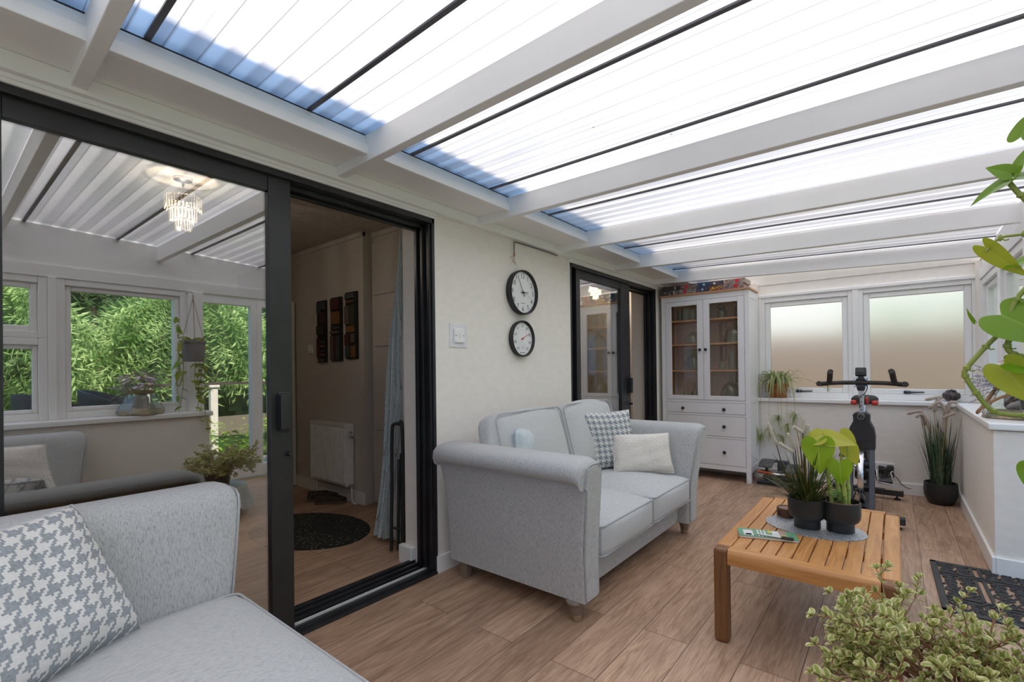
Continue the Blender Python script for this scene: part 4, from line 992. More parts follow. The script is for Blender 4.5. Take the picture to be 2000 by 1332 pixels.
# ---------------------------------------------------------------- things on the table
m, nt, b = newmat('woven_silver')
vo = nt.nodes.new('ShaderNodeTexVoronoi'); vo.feature = 'DISTANCE_TO_EDGE'; vo.inputs['Scale'].default_value = 120; lk(nt, coords(nt, 'Object', (1,.6,1)), vo.inputs['Vector'])
lk(nt, ramp(nt, vo.outputs['Distance'], [(.02, (.28,.29,.30)), (.2, (.62,.64,.66))]), b.inputs['Base Color']); b.inputs['Metallic'].default_value = .65; b.inputs['Roughness'].default_value = .38
bump(nt, b, vo.outputs['Distance'], 1.0, .004)
q = MB(); q.lathe([(.001,0),(1,0),(1,.003),(.97,.0042),(.001,.0042)], (0,0,0), 56); q.v = [(x*.207, y*.165, z) for x, y, z in q.v]
o = q.build('placemat', m, None, smooth=True); o.location = (1.762, 2.665, .4003); o.rotation_euler = (0,0,-.12); tag(o, 'oval silver woven placemat under the plant pots', 'placemat')
POT = mat('matt_black_pot', (.018,.018,.019), .42, c2=(.024,.024,.025), ns=20)
SOIL = mat('potting_soil', (.05,.028,.018), .95, c2=(.11,.06,.04), ns=60, bs=.8, bscale=90)
POTP = [(.001,.0),(.052,.0),(.055,.003),(.055,.036),(.060,.042),(.072,.052),(.078,.066),(.080,.085),(.080,.139),(.0775,.141),(.075,.139),(.075,.06),(.05,.045)]
def table_pot(name, label, x, y, soil):
    t = thing(name, label, 'potted plant', (x, y, .4048))
    q = MB(); q.lathe(POTP, (0,0,0), 40, cap=False); q.build('pot', POT, t, smooth=True)
    if soil: q = MB(); q.lathe([(.001,.118),(.0752,.116)], (0,0,0), 28, cap=False); q.build('soil', SOIL, t, smooth=True)
    return t
GRASS = leaf_mat('grass_blade', (.035,.055,.012), (.085,.10,.022), .25, .4, 30)
GOLDB = leaf_mat('golden_blade', (.30,.19,.02), (.38,.27,.05), .3, .4, 10)
SPIKE = mat('cream_spike', (.80,.74,.62), .95, c2=(.66,.58,.44), ns=160, bs=.9, bscale=260)
def blade(mb, base, out, h, w, droop, n=7, tip=0.0):
    """arching grass blade"""
    base, out = V(base), V(out); side = V((-out.y, out.x, 0)).normalized() if out.length > 1e-6 else V((1,0,0))
    vs = []; uv = []
    for i in range(n+1):
        t = i/n
        p = base + out*(t + .0*t) + V((0,0,h*(t - droop*t*t)))
        ww = w*(1-t**2.2)*.5 + .0003
        vs += [p - side*ww, p + V((0,0,-ww*.35)), p + side*ww]; uv += [(0,t),(.5,t),(1,t)]
    fs = []
    for i in range(n):
        a = 3*i; fs += [(a,a+1,a+4,a+3),(a+1,a+2,a+5,a+4)]
    mb.add(vs, fs, uv)
t = table_pot('potted_grass', 'black footed pot of grass with cream spikes on the coffee table', 1.737, 2.645, True)
rg = random.Random(3)
q = MB()
for k in range(170):
    a = rg.uniform(0, 2*PI); r = rg.uniform(.0, .055); h = rg.uniform(.10, .36)*(1 if rg.random() < .8 else 1.25); s = rg.uniform(.03, .25)*(.5 if h > .34 else 1)
    blade(q, (r*math.cos(a), r*math.sin(a), .115), (s*math.cos(a+rg.uniform(-.5,.5)), s*math.sin(a+rg.uniform(-.5,.5)), 0), h, rg.uniform(.005,.010), rg.uniform(.15,.75))
q.build('grass_blades', GRASS, t, smooth=True)
q = MB()
for s, dx, h in ((0,-.02,.36),(1,-.035,.40),(2,.0,.33),(3,-.05,.47)): blade(q, (.0+.006*s-.01, 0, .115), (dx-.01, .02*s-.03, 0), h, .011, .12)
q.build('golden_blades', GOLDB, t, smooth=True)
for (a, b_) in (((1.616,2.62,.787),(1.582,2.60,.898)), ((1.69,2.60,.762),(1.632,2.58,.804)), ((1.695,2.62,.772),(1.668,2.60,.851)), ((1.716,2.63,.789),(1.733,2.62,.927)), ((1.73,2.60,.858),(1.694,2.58,.888)), ((1.729,2.64,.80),(1.749,2.63,.894)), ((1.742,2.68,.76),(1.746,2.69,.86))):
    O = V((1.737, 2.645, .4048)); a = V(a)-O; b_ = V(b_)-O
    q = MB(); q.tube([a + (b_-a)*i/12 for i in range(13)], [.0045]+[.0085+.0012*math.sin(i*2.6) for i in range(11)]+[.005], 9); sk = q.build('flower_spike', SPIKE, t, smooth=True)
    q = MB(); q.tube(smooth_path([(a.x*.25, a.y*.3, .115), (a.x*.7, a.y*.7, a.z*.62), tuple(a)], 5), .0022, 5); q.build('stalk', mat('dark_stalk', (.05,.04,.025), .6), sk, smooth=True)

# heart leaf helper: leaf lies along d (tip), nrm is the face normal; base is where the stalk joins
HO = smooth_path([(0,0,0),(-.07,.07,0),(-.155,.20,0),(-.15,.34,0),(-.04,.46,0),(.14,.50,0),(.36,.445,0),(.60,.315,0),(.82,.15,0),(.93,.055,0),(1,0,0)], 3)
def heart(mb, base, d, nrm, L, W, fold=.12, curl=.15, m=4):
    base, d, nrm = V(base), V(d).normalized(), V(nrm).normalized(); sd = d.cross(nrm).normalized(); nrm = sd.cross(d).normalized()
    for sg in (-1, 1):
        vs = []; uv = []
        for o in HO:
            a0 = max(0, o.x)
            for j in range(m+1):
                u = j/m; a = a0 + (o.x-a0)*u; s = o.y*u
                vs.append(base + d*(L*a) + sd*(W*s*sg) + nrm*(fold*W*(s*(1-.5*s)) - curl*L*max(0,a)**2 - .05*W*math.sin(7*a)*s))
                uv.append((.5+.5*sg*u*(o.y/.5)**.5 if o.y > 0 else .5, max(0,a)))
        mb.add(vs, [(i*(m+1)+j, i*(m+1)+j+1, (i+1)*(m+1)+j+1, (i+1)*(m+1)+j) for i in range(len(HO)-1) for j in range(m)], uv)
HEART = leaf_mat('lime_heart_leaf', (.22,.40,.012), (.34,.48,.025), .35, .32, 6, vein=((.42,.56,.10), .035))
HEARTY = leaf_mat('yellowing_heart_leaf', (.50,.52,.04), (.58,.55,.10), .4, .4, 6, vein=((.60,.60,.2), .035))
STEMG = mat('lime_stem', (.36,.44,.06), .45, c2=(.42,.46,.14), ns=12)
t = table_pot('potted_philodendron', 'black footed pot of lime heart shaped leaves on the coffee table', 1.866, 2.672, True)
q = MB(); q.lathe([(.0755,.136),(.0782,.139),(.0755,.1415)], (0,0,0), 36, cap=False); q.build('inner_pot_rim', mat('terracotta_rim', (.30,.13,.07), .8), t, smooth=True)
O = V((1.866, 2.672, .4048))
LV = [  # base point, tip direction, normal, length, width, material, stem foot
    ((1.788,2.60,.822), (.10,-.10,-.99), (.25,-.96,.15), .155, .135, HEART, (-.03,-.01)),
    ((1.800,2.625,.845), (-.62,-.12,-.30), (.05,-.60,.80), .095, .10, HEARTY, (-.03,.0)),
    ((1.812,2.64,.838), (.98,.0,-.12), (.0,-.68,.73), .125, .10, HEARTY, (.0,.01)),
    ((1.872,2.60,.735), (.05,-.12,-.99), (-.1,-.97,.12), .105, .10, HEART, (.02,-.02)),
    ((1.895,2.70,.80), (.35,.1,-.85), (.1,-.95,.2), .105, .075, HEARTY, (.03,.02)),
    ((1.865,2.72,.845), (.5,.1,-.5), (-.2,-.8,.5), .10, .09, HEARTY, (.01,.03)),
]
for i, (bs_, d, nn, L_, W_, mt, ft) in enumerate(LV):
    q = MB(); heart(q, V(bs_)-O, d, nn, L_, W_); lf = q.build('leaf', mt, t, smooth=True)
    e = V(bs_)-O
    q = MB(); q.tube(smooth_path([(ft[0], ft[1], .115), (ft[0]*.9+e.x*.15, ft[1]+e.y*.1, .20), ((ft[0]+e.x)*.5, (ft[1]+e.y)*.5+.01, .32 if e.z > .36 else .26), tuple(e)], 5), [.009]*6+[.007]*5+[.004]*5, 7); q.build('leaf_stalk', STEMG, lf, smooth=True)
q = MB(); r2 = random.Random(5)
for k in range(16):
    a = r2.uniform(0, 2*PI); p = V((-.03+.05*r2.random(), .03*r2.uniform(-1,1), .125+.05*r2.random())); heart(q, p, (math.cos(a), math.sin(a), .4), (0,-.3,1), .035, .024)
q.build('small_leaves', leaf_mat('small_green_leaf', (.12,.30,.05), (.25,.45,.15), .3), t, smooth=True)
q = MB()
for k in range(7): a = r2.uniform(0,2*PI); q.tube(smooth_path([(.05*math.cos(a),.05*math.sin(a),.122),(.02*math.cos(a+1),.02*math.sin(a+1),.132),(.05*math.cos(a+2),.05*math.sin(a+2),.121)],4), .002, 5)
q.build('dry_roots', mat('dry_root', (.34,.22,.10), .9), t, smooth=True)
# trinket box
t = thing('trinket_box', 'round brown wooden box beside the grass pot on the placemat', 'box', (1.632, 2.775, .4048))
BRW = mat('brown_leather', (.11,.045,.025), .45, c2=(.15,.065,.035), ns=18)
q = MB(); q.lathe([(.001,0),(.044,0),(.046,.003),(.046,.042),(.043,.044),(.041,.040),(.001,.039)], (0,0,0), 36); q.build('box_body', BRW, t, smooth=True)
q = MB(); q.lathe([(.001,.0395),(.038,.0405),(.0385,.0385)], (0,0,0), 32, cap=False); q.build('lid_disc', mat('leather_top', (.20,.10,.06), .4), t, smooth=True)
q = MB()
for z in (.012,.020,.028): q.tube([V((.0463*math.cos(a), .0463*math.sin(a), z)) for a in [-2.3-.25+.5*i/5 for i in range(6)]], .0028, 5)
q.build('slot_detail', mat('dark_slot', (.015,.008,.006), .6), t)
# magazine and pen
t = thing('puzzle_magazine', 'green covered magazine lying at the left of the coffee table', 'magazine', (1.611, 2.40, .4003), math.radians(18))
q = MB(); q.box(-.118,.118,-.052,.052,.0005,.010); q.build('pages', mat('page_edges', (.72,.70,.66), .8, c2=(.60,.58,.54), ns=200, stretch=(1,1,12)), t, bevel=.001)
q = MB(); q.box(-.119,.119,-.053,.053,.010,.0112); cvr = q.build('cover', mat('green_cover', (.10,.30,.16), .35, c2=(.16,.36,.20), ns=12), t)
def patch(x0,x1,y0,y1,m): q = MB(); q.box(x0,x1,y0,y1,.0113,.0117); q.build('cover_print', m, cvr)
patch(-.098,-.058,-.042,.030, mat('print_white', (.74,.74,.72), .4)); 
for x in (-.04,-.026,-.012): patch(x,x+.007,-.048,.046, MATS['print_white'])
patch(.005,.022,.018,.046, mat('print_yellow', (.75,.62,.08), .4)); patch(.022,.05,-.0,.046, MATS['print_white']); patch(.05,.075,.012,.046, mat('print_mauve', (.42,.22,.24), .4)); patch(.005,.02,-.046,-.02, MATS['print_yellow']); patch(.02,.05,-.046,-.005, MATS['print_white']); patch(.05,.078,-.03,.010, mat('print_gold', (.50,.38,.14), .4)); patch(-.09,-.066,-.038,-.018, mat('print_grey', (.35,.35,.36), .4))
t = thing('pen', 'silver pen with black cap resting on the green magazine', 'pen', (1.655, 2.362, .4172), math.radians(6))
q = MB(); q.lathe([(.0008,-.085),(.003,-.075),(.0042,-.06),(.0042,.02)], (0,0,0), 12, 'x'); q.build('barrel', mat('pen_silver', (.5,.5,.5), .3, .7), t, smooth=True)
q = MB(); q.lathe([(.005,.018),(.0056,.022),(.0056,.062),(.003,.068),(.001,.068)], (0,0,0), 12, 'x'); q.box(.022,.066,-.0015,.0015,.0052,.0075); q.build('cap', BLACKMATT, t, smooth=True)
# ================================================================ PLANTS AND ORNAMENTS AT THE END OF THE ROOM
TERRA = mat('terracotta', (.44,.145,.05), .75, c2=(.36,.115,.04), ns=16)
SPID = leaf_mat('spider_leaf', (.16,.24,.045), (.27,.34,.09), .3, .45, 20, edge=((.58,.60,.33), .18, .30))
DRYS = mat('pale_runner', (.52,.44,.20), .7, c2=(.40,.36,.15), ns=20)
rg = random.Random(11)
t = thing('spider_plant', 'spider plant in a terracotta pot on the end sill beside the cabinet', 'potted plant', (1.115, 5.632, .8455))
q = MB(); q.lathe([(.001,.006),(.068,.006),(.072,.010),(.088,.112),(.098,.114),(.101,.150),(.097,.152),(.090,.150),(.086,.12)], (0,0,0), 36, cap=False); q.build('pot', TERRA, t, smooth=True)
q = MB(); q.lathe([(.001,.0005),(.074,.0005),(.086,.018),(.082,.018),(.07,.006)], (0,0,0), 32, cap=False); q.build('saucer', TERRA, t, smooth=True)
q = MB(); q.lathe([(.001,.14),(.091,.138)], (0,0,0), 24, cap=False); q.build('soil', SOIL, t, smooth=True)
def arch(mb, base, az, reach, rise, drop, w, n=9):
    """strap leaf: rises, arches over and falls"""
    base = V(base); o = V((math.cos(az), math.sin(az), 0)); side = V((-o.y, o.x, 0)); vs = []; uv = []
    for i in range(n+1):
        s = i/n
        p = base + o*(reach*(1-(1-s)**1.5)) + V((0,0, rise*math.sin(min(1,s*1.35)*PI*.55) - drop*max(0,s-.3)**1.6*1.77))
        ww = w*.5*min(1, 3*s+.45)*(1-s**3)+.0004
        vs += [p - side*ww, p + V((0,0,-ww*.5)), p + side*ww]; uv += [(0,s),(.5,s),(1,s)]
    mb.add(vs, [f for i in range(n) for f in ((3*i,3*i+1,3*i+4,3*i+3),(3*i+1,3*i+2,3*i+5,3*i+4))], uv)
q = MB()
for k in range(135):
    az = rg.uniform(0, 2*PI); front = .5 - .5*math.sin(az)
    rch = rg.uniform(.05,.22)*(.35 if math.sin(az) > .35 else 1)
    arch(q, (.03*math.cos(az), .03*math.sin(az), .14), az, rch, rg.uniform(.06,.17), rg.uniform(.05,.30)*(1 if math.sin(az) < .2 else .4), rg.uniform(.011,.019))
q.build('strap_leaves', SPID, t, smooth=True)
q = MB(); tufts = []
for (x, y, z, l) in ((-.19,-.14,-.34,0),(-.14,-.13,-.42,0),(-.06,-.13,-.34,0),(.05,-.13,-.42,0),(.10,-.13,-.30,0),(.02,-.13,-.22,0),(.17,-.13,-.18,0),(.44,-.03,.09,1)):
    if l: path = [(.03,-.02,.14),(.14,-.05,.21),(.28,-.06,.19),(.38,-.05,.13),(x,y,z)]
    else: path = [(x*.2,-.03,.14),(x*.6,-.11,.17),(x*.95,-.135,.05),(x,-.135,-.1),(x,y,z)]
    q.tube(smooth_path(path, 7), .0018, 5); tufts.append((x,y,z,l))
q.build('runners', DRYS, t, smooth=True)
for (x,y,z,l) in tufts:
    q = MB()
    for k in range(9 if l else 30):
        az = rg.uniform(0,2*PI); rch = rg.uniform(.03,.10)*(.5 if l else 1)*(.3 if math.sin(az) > .3 else 1)
        arch(q, (x, y, z+rg.uniform(-.02,.03)), az, rch, rg.uniform(.01,.05), rg.uniform(.02,.14)*(.5 if l else 1), rg.uniform(.006,.011), 6)
    q.build('plantlet', SPID, t, smooth=True)

# ---------------------------------------------------------------- tall artificial grass in a black pot
BLADEG = leaf_mat('blue_green_blade', (.045,.085,.05), (.10,.16,.09), .15, .45, 30)
PLUME = mat('pink_cream_plume', (.66,.55,.45), .95, c2=(.54,.43,.34), ns=140, bs=.9, bscale=300)
t = thing('tall_grass_plant', 'tall grass with drooping cream plumes in a round black pot in the far right corner', 'potted plant', (2.362, 5.37, 0))
q = MB(); q.lathe([(.001,.001),(.072,.001),(.085,.012),(.108,.07),(.112,.12),(.108,.178),(.104,.180),(.102,.176),(.105,.12),(.10,.07)], (0,0,0), 40, cap=False); q.build('pot', POT, t, smooth=True)
q = MB(); q.lathe([(.001,.15),(.104,.148)], (0,0,0), 24, cap=False); q.build('soil', SOIL, t, smooth=True)
q = MB()
for k in range(190):
    a = rg.uniform(0, 2*PI); r = rg.uniform(0,.065); h = rg.uniform(.30,.66); s = rg.uniform(.0,.10)
    dx = s*math.cos(a); dy = min(.10, s*math.sin(a))
    dx = min(dx, .05)
    blade(q, (r*math.cos(a), r*math.sin(a), .15), (dx + .04*rg.uniform(-1,1), dy, 0), h, rg.uniform(.006,.013), rg.uniform(.0,.12), 6)
q.build('grass_blades', BLADEG, t, smooth=True)
q = MB()
for k in range(14):
    a = rg.uniform(0,2*PI); blade(q, (.04*math.cos(a), .04*math.sin(a), .15), (.05*math.cos(a),.04*math.sin(a),0), rg.uniform(.35,.6), .010, .05, 6)
q.build('straw_blades', leaf_mat('straw_blade', (.42,.38,.20), (.50,.44,.25), .2), t, smooth=True)
for (tip, top, st) in (((-.21,.0,.745),(-.13,-.02,.775),(-.06,0)), ((-.155,-.03,.72),(-.12,-.03,.75),(-.04,-.01)), ((-.07,-.03,.80),(-.01,-.02,.855),(.03,0)), ((-.09,.02,.87),(.01,.06,.895),(-.02,.02)), ((.115,.03,.855),(.07,.02,.855),(.03,.02)), ((.095,-.04,.77),(.03,-.05,.735),(.015,-.03)), ((.09,.05,.80),(.05,.05,.82),(.02,.03))):
    tp, to = V(tip), V(top)
    low = V((st[0]*1.6, st[1]*1.5, to.z-.13))
    path = smooth_path([low, V((low.x + (to.x-low.x)*.5, low.y+(to.y-low.y)*.5, to.z-.03)), to, tp], 6)
    q = MB(); q.tube(path, [.006]+[.0125+.0015*math.sin(i*2.2) for i in range(len(path)-2)]+[.006], 9); pl_ = q.build('plume', PLUME, t, smooth=True)
    q = MB(); q.tube(smooth_path([(st[0]*.6, st[1]*.6, .15), (st[0], st[1], .40), tuple(low)], 5), .0028, 5); q.build('stalk', DRYS, pl_, smooth=True)

# ---------------------------------------------------------------- carved dark ball on the sill
q = MB(); q.lathe([(.001,-.048)]+[(.054*math.cos(a)*(1), .048*math.sin(a)) for a in [-1.3+2.6*i/14 for i in range(15)]]+[(.001,.048)], (0,0,0), 30)
m = mat('dark_bronze', (.045,.034,.03), .4, .25, c2=(.09,.07,.062), ns=30, bs=.8, bscale=40)
t = thing('rose_ornament', 'dark carved rose shaped ornament on the end sill above the tall grass', 'ornament', (2.455, 5.635, .8945))
q.build('core', m, t, smooth=True)
q = MB(); r3 = random.Random(2)
for k in range(30):
    el = r3.uniform(-.7, 1.4); az = r3.uniform(0, 2*PI); d = V((math.cos(az)*math.cos(el), math.sin(az)*math.cos(el), math.sin(el)))
    u = d.orthogonal().normalized(); w_ = d.cross(u); a0 = r3.uniform(0, 2*PI)
    pts = [d*.052 + (u*math.cos(a0+s) + w_*math.sin(a0+s))*.022 for s in [i*.42 for i in range(7)]]
    pts = [p.normalized()*(.051+.004*math.sin(i)) for i, p in enumerate(pts)]
    q.tube(pts, [.003,.006,.0075,.008,.0075,.006,.003], 6)
q.build('petals', m, t, smooth=True)

# ---------------------------------------------------------------- glass lantern with rope and dried flowers
LANT = glass_mat('lantern_glass', (.86,.92,.89), 1.5, 1.6)
ROPE = mat('jute_rope', (.50,.30,.155), .95, c2=(.36,.20,.10), ns=150, bs=1, bscale=220)
t = thing('flower_lantern', 'slant sided glass lantern of dried flowers with a rope handle on the bay sill', 'vase', (2.635, 4.11, .8455))
q = MB(); hexp = lambda r, z: [(r*math.cos(PI/6+PI/3*k)*1.0, r*math.sin(PI/6+PI/3*k), z) for k in range(6)]
q.add(hexp(.158,.001)+hexp(.160,.02)+hexp(.085,.175)+hexp(.082,.19), [tuple(range(6))[::-1]] + [(6*i+k, 6*i+(k+1)%6, 6*i+6+(k+1)%6, 6*i+6+k) for i in range(3) for k in range(6)]); q.build('glass_body', LANT, t)
q = MB()
for k in range(6):
    a = V(hexp(.160,.02)[k]); b_ = V(hexp(.085,.175)[k]); c_ = V(hexp(.160,.02)[(k+1)%6]); q.tube([a,b_], .0025, 5); q.tube([a,c_], .0025, 5)
q.build('leading', mat('lead_green', (.22,.27,.24), .4, .6), t, smooth=True)
q = MB(); q.lathe([(.001,.004),(.150,.004),(.130,.045),(.001,.055)], (0,0,0), 24); q.build('dried_filling', mat('potpourri', (.48,.38,.25), .95, c2=(.30,.22,.14), ns=40, bs=1, bscale=50), t, smooth=True)
q = MB(); q.softbox((.0,.0,.10), .05,.05,.06,.04,0,8); q.build('dark_foliage', mat('dark_dried_foliage', (.13,.10,.10), .9, c2=(.22,.19,.16), ns=50, bs=1, bscale=60), t, smooth=True, weld=1e-4)
q = MB(); q.tube([V((.090*math.cos(a), .090*math.sin(a), .182)) for a in [2*PI*i/28 for i in range(28)]], .0075, 7, closed=True)
q.tube(smooth_path([(.05,-.075,.182),(-.03,-.10,.150),(-.10,-.12,.115),(-.165,-.11,.055),(-.175,-.09,.03),(-.16,-.07,.05),(-.12,-.03,.12),(-.08,.02,.182)],6), .0085, 7); q.build('rope_handle', ROPE, t, smooth=True)
FLW = [mat('lilac_petal', (.52,.44,.60), .8), mat('blush_petal', (.72,.55,.52), .8), mat('cream_petal', (.74,.72,.58), .8), mat('plum_petal', (.13,.085,.16), .8)]
r4 = random.Random(8)
def flower(mb, c, n, r, k=6):
    c, n = V(c), V(n).normalized(); u = n.orthogonal().normalized(); w_ = n.cross(u)
    for i in range(k):
        a = 2*PI*i/k; d = u*math.cos(a)+w_*math.sin(a); s = n.cross(d)
        mb.add([c, c+d*r*.55+s*r*.32+n*r*.15, c+d*r+n*r*.05, c+d*r*.55-s*r*.32+n*r*.15], [(0,1,2,3)])
for mi in range(4):
    q = MB()
    for k in range(46):
        az = r4.uniform(0,2*PI); rr = r4.uniform(.0,.15)*(1.25 if mi == 3 else 1); z = .20+.10*r4.random()+.07*(1-rr/.16)
        flower(q, (rr*math.cos(az), rr*math.sin(az), z), (math.cos(az)*rr*6, math.sin(az)*rr*6, 1), r4.uniform(.012,.024)*(.55 if mi == 3 else 1))
    q.build('flower_heads', FLW[mi], t)
q = MB()
for k in range(70):
    az = r4.uniform(0,2*PI); rr = r4.uniform(.03,.15); q.tube([(0,0,.14),(rr*.5*math.cos(az),rr*.5*math.sin(az),.20),(rr*math.cos(az),rr*math.sin(az),.23+.05*r4.random())], .0014, 4)
    flower(q, (rr*.9*math.cos(az), rr*.9*math.sin(az), .22), (math.cos(az), math.sin(az), .5), .018, 4)
q.build('flower_stems', mat('sage_stem', (.28,.33,.20), .8, c2=(.40,.44,.30), ns=20), t)
q = MB()
for k in range(12):
    az = PI + r4.uniform(-.9,.9); L_ = r4.uniform(.17,.27); e = V((L_*math.cos(az), L_*.6*math.sin(az)-.02, .17+r4.uniform(-.10,.16)))
    s0 = V((0,0,.18)); q.tube([s0, s0.lerp(e,.5)+V((0,0,.03)), e], .0016, 4)
    for i in range(12): p = s0.lerp(e, .4+.05*i); q.tube([p, p+V((r4.uniform(-.006,.006), r4.uniform(-.006,.006), r4.uniform(.004,.012)))], .0022, 4)
q.build('lavender_sprigs', mat('lavender_sprig', (.30,.27,.38), .9, c2=(.42,.40,.44), ns=40), t)
t = thing('heather_pot', 'dark purple dried heather in a pale vase at the right of the bay sill', 'vase', (2.93, 4.02, .8455))
q = MB(); q.lathe([(.001,.001),(.05,.001),(.06,.05),(.055,.10),(.04,.13),(.045,.14)], (0,0,0), 24, cap=False); q.build('vase', WHITEGLOSS, t, smooth=True)
q = MB()
for k in range(160):
    az = r4.uniform(0,2*PI); rr = .12*math.sqrt(r4.random()); flower(q, (rr*math.cos(az), rr*math.sin(az), .16+.10*r4.random()), (math.cos(az), math.sin(az), 1), .012, 4)
for k in range(40):
    az = r4.uniform(0,2*PI); rr = r4.uniform(.03,.11); q.tube([(0,0,.08),(rr*math.cos(az),rr*math.sin(az),.22)], .0015, 4)
q.build('heather', mat('dark_heather', (.06,.05,.075), .9, c2=(.16,.13,.19), ns=60), t)

# ================================================================ FOREGROUND: DOOR MAT, VARIEGATED BUSH, HANGING POTHOS
RUB = mat('black_rubber', (.022,.021,.020), .5, c2=(.034,.032,.030), ns=30)
t = thing('scroll_door_mat', 'black openwork rubber door mat on the floor in front of the garden door', 'door mat', (2.235, 3.03, .0005), .02)
W_, H_ = .80, .735
q = MB()
for a, b_, c_, d_ in ((0,W_,0,.03),(0,W_,H_-.03,H_),(0,.03,0,H_),(W_-.03,W_,0,H_)): q.box(a,b_,c_,d_,.0,.009)
q.build('mat_border', RUB, t, bevel=.003)
q = MB()
for x in (.17,.205,W_-.205,W_-.17): q.box(x-.008,x+.008,.03,H_-.03,0,.008)
for y in (.17,.205,H_-.205,H_-.17): q.box(.03,W_-.03,y-.008,y+.008,0,.008)
q.build('mat_ribs', RUB, t, bevel=.002)
q = MB()
def scroll(cx, cy_, r, turn, sgn):
    pts = []
    for i in range(22):
        a = turn + sgn*i*.42; rr = r*(1-i/26); pts.append((cx+rr*math.cos(a), cy_+rr*math.sin(a), .0055))
    q.tube(pts, .0046, 6, flat=.8)
rr_ = random.Random(4)
def fill(x0,x1,y0,y1,nx,ny):
    for i in range(nx):
        for j in range(ny):
            cx = x0+(x1-x0)*(i+.5)/nx; c2_ = y0+(y1-y0)*(j+.5)/ny; r = min((x1-x0)/nx,(y1-y0)/ny)*.5
            scroll(cx, c2_, r, (i+j)%4*PI/2, 1 if (i+j)%2 else -1); scroll(cx+r*.25, c2_-r*.25, r*.85, (i+j)%4*PI/2+PI, 1 if (i+j)%2 else -1)
fill(.03,.162,.213,H_-.213,2,5); fill(W_-.162,W_-.03,.213,H_-.213,2,5); fill(.213,W_-.213,.03,.162,6,2); fill(.213,W_-.213,H_-.162,H_-.03,6,2)
fill(.213,W_-.213,.213,H_-.213,5,4)
for a in (0,1):
    for b_ in (0,1): fill(.03 if a == 0 else W_-.162, .162 if a == 0 else W_-.03, .03 if b_ == 0 else H_-.162, .162 if b_ == 0 else H_-.03, 2, 2)
q.build('mat_scrolls', RUB, t, smooth=True)

# small round table under a pale cloth carrying the bush (mirrored in the door glass)
CLOTH = mat('pale_aqua_cloth', (.56,.66,.64), .9, c2=(.62,.70,.68), ns=30, bs=.1, bscale=300)
BT = thing('side_table', 'side table hidden by a cloth under the variegated bush', 'table', (2.19, 1.50, 0))
q = MB(); q.lathe([(.001,.225),(.20,.225),(.20,.240),(.001,.240)], (0,0,0), 36); q.build('tabletop', TEAK, BT, smooth=True)
for k in range(3):
    a = PI/2+2*PI*k/3; q = MB(); q.tube([(.07*math.cos(a),(.07*math.sin(a)),.225),(.17*math.cos(a),.17*math.sin(a),.001)], .014, 10); q.build('leg', TEAKD, BT, smooth=True)
q = MB()
def cl(u, v):
    a = 2*PI*u; r = .205*min(1, v*2.0) if v < .5 else .205 + (v-.5)*2*(.03+.03*math.sin(a*7)); z = .2425 if v < .5 else .2425 - (v-.5)*2*(.10+.10*abs(math.sin(a*2)))
    return V((r*math.cos(a), r*math.sin(a), z + (0 if v < .5 else 0)))
q.grid(84, 16, cl); o = q.build('tablecloth', CLOTH, None, smooth=True, weld=1e-5); o.location = (2.19,1.50,0); tag(o, 'pale aqua cloth draped over the side table with the bush', 'tablecloth')
BUSHL = leaf_mat('variegated_leaf', (.27,.34,.06), (.42,.46,.13), .22, .38, 40, edge=((.82,.75,.42), .16, .36))
TWIG = mat('reddish_twig', (.26,.11,.06), .6, c2=(.34,.17,.10), ns=50)
t = thing('variegated_bush', 'spreading variegated succulent bush with red stems at the lower right', 'potted plant', (2.19, 1.50, .2435))
q = MB(); q.lathe([(.001,0),(.075,0),(.08,.005),(.10,.11),(.105,.112),(.105,.13),(.098,.13),(.094,.11)], (0,0,0), 32, cap=False); q.build('pot', POT, t, smooth=True)
q = MB(); q.lathe([(.001,.115),(.097,.113)], (0,0,0), 24, cap=False); q.build('soil', SOIL, t, smooth=True)
tw = MB(); lf = MB(); r5 = random.Random(21)
def oval(mb, base, d, nrm, L_, W2):
    base, d = V(base), V(d).normalized(); n_ = V(nrm); s_ = d.cross(n_)
    if s_.length < 1e-4: s_ = d.orthogonal()
    s_.normalize(); n_ = s_.cross(d)
    vs = []; uv = []
    for i, (tt, ww) in enumerate(((0,.12),(.2,.62),(.5,1),(.8,.82),(.95,.42),(1,.08))):
        for j in (-1,-.5,0,.5,1):
            p = base + d*(L_*tt) + s_*(W2*.5*ww*j) + n_*(L_*(.10*abs(j)*ww - .10*tt*tt)); vs.append(p); uv.append((.5+.5*j*max(ww,.0)*(1 if 0 < i < 5 else .9) if 0 < i < 4 else (.5+.5*j*.9 if j else .86), tt))
    mb.add(vs, [(5*i+j,5*i+j+1,5*i+6+j,5*i+5+j) for i in range(5) for j in range(4)], uv)
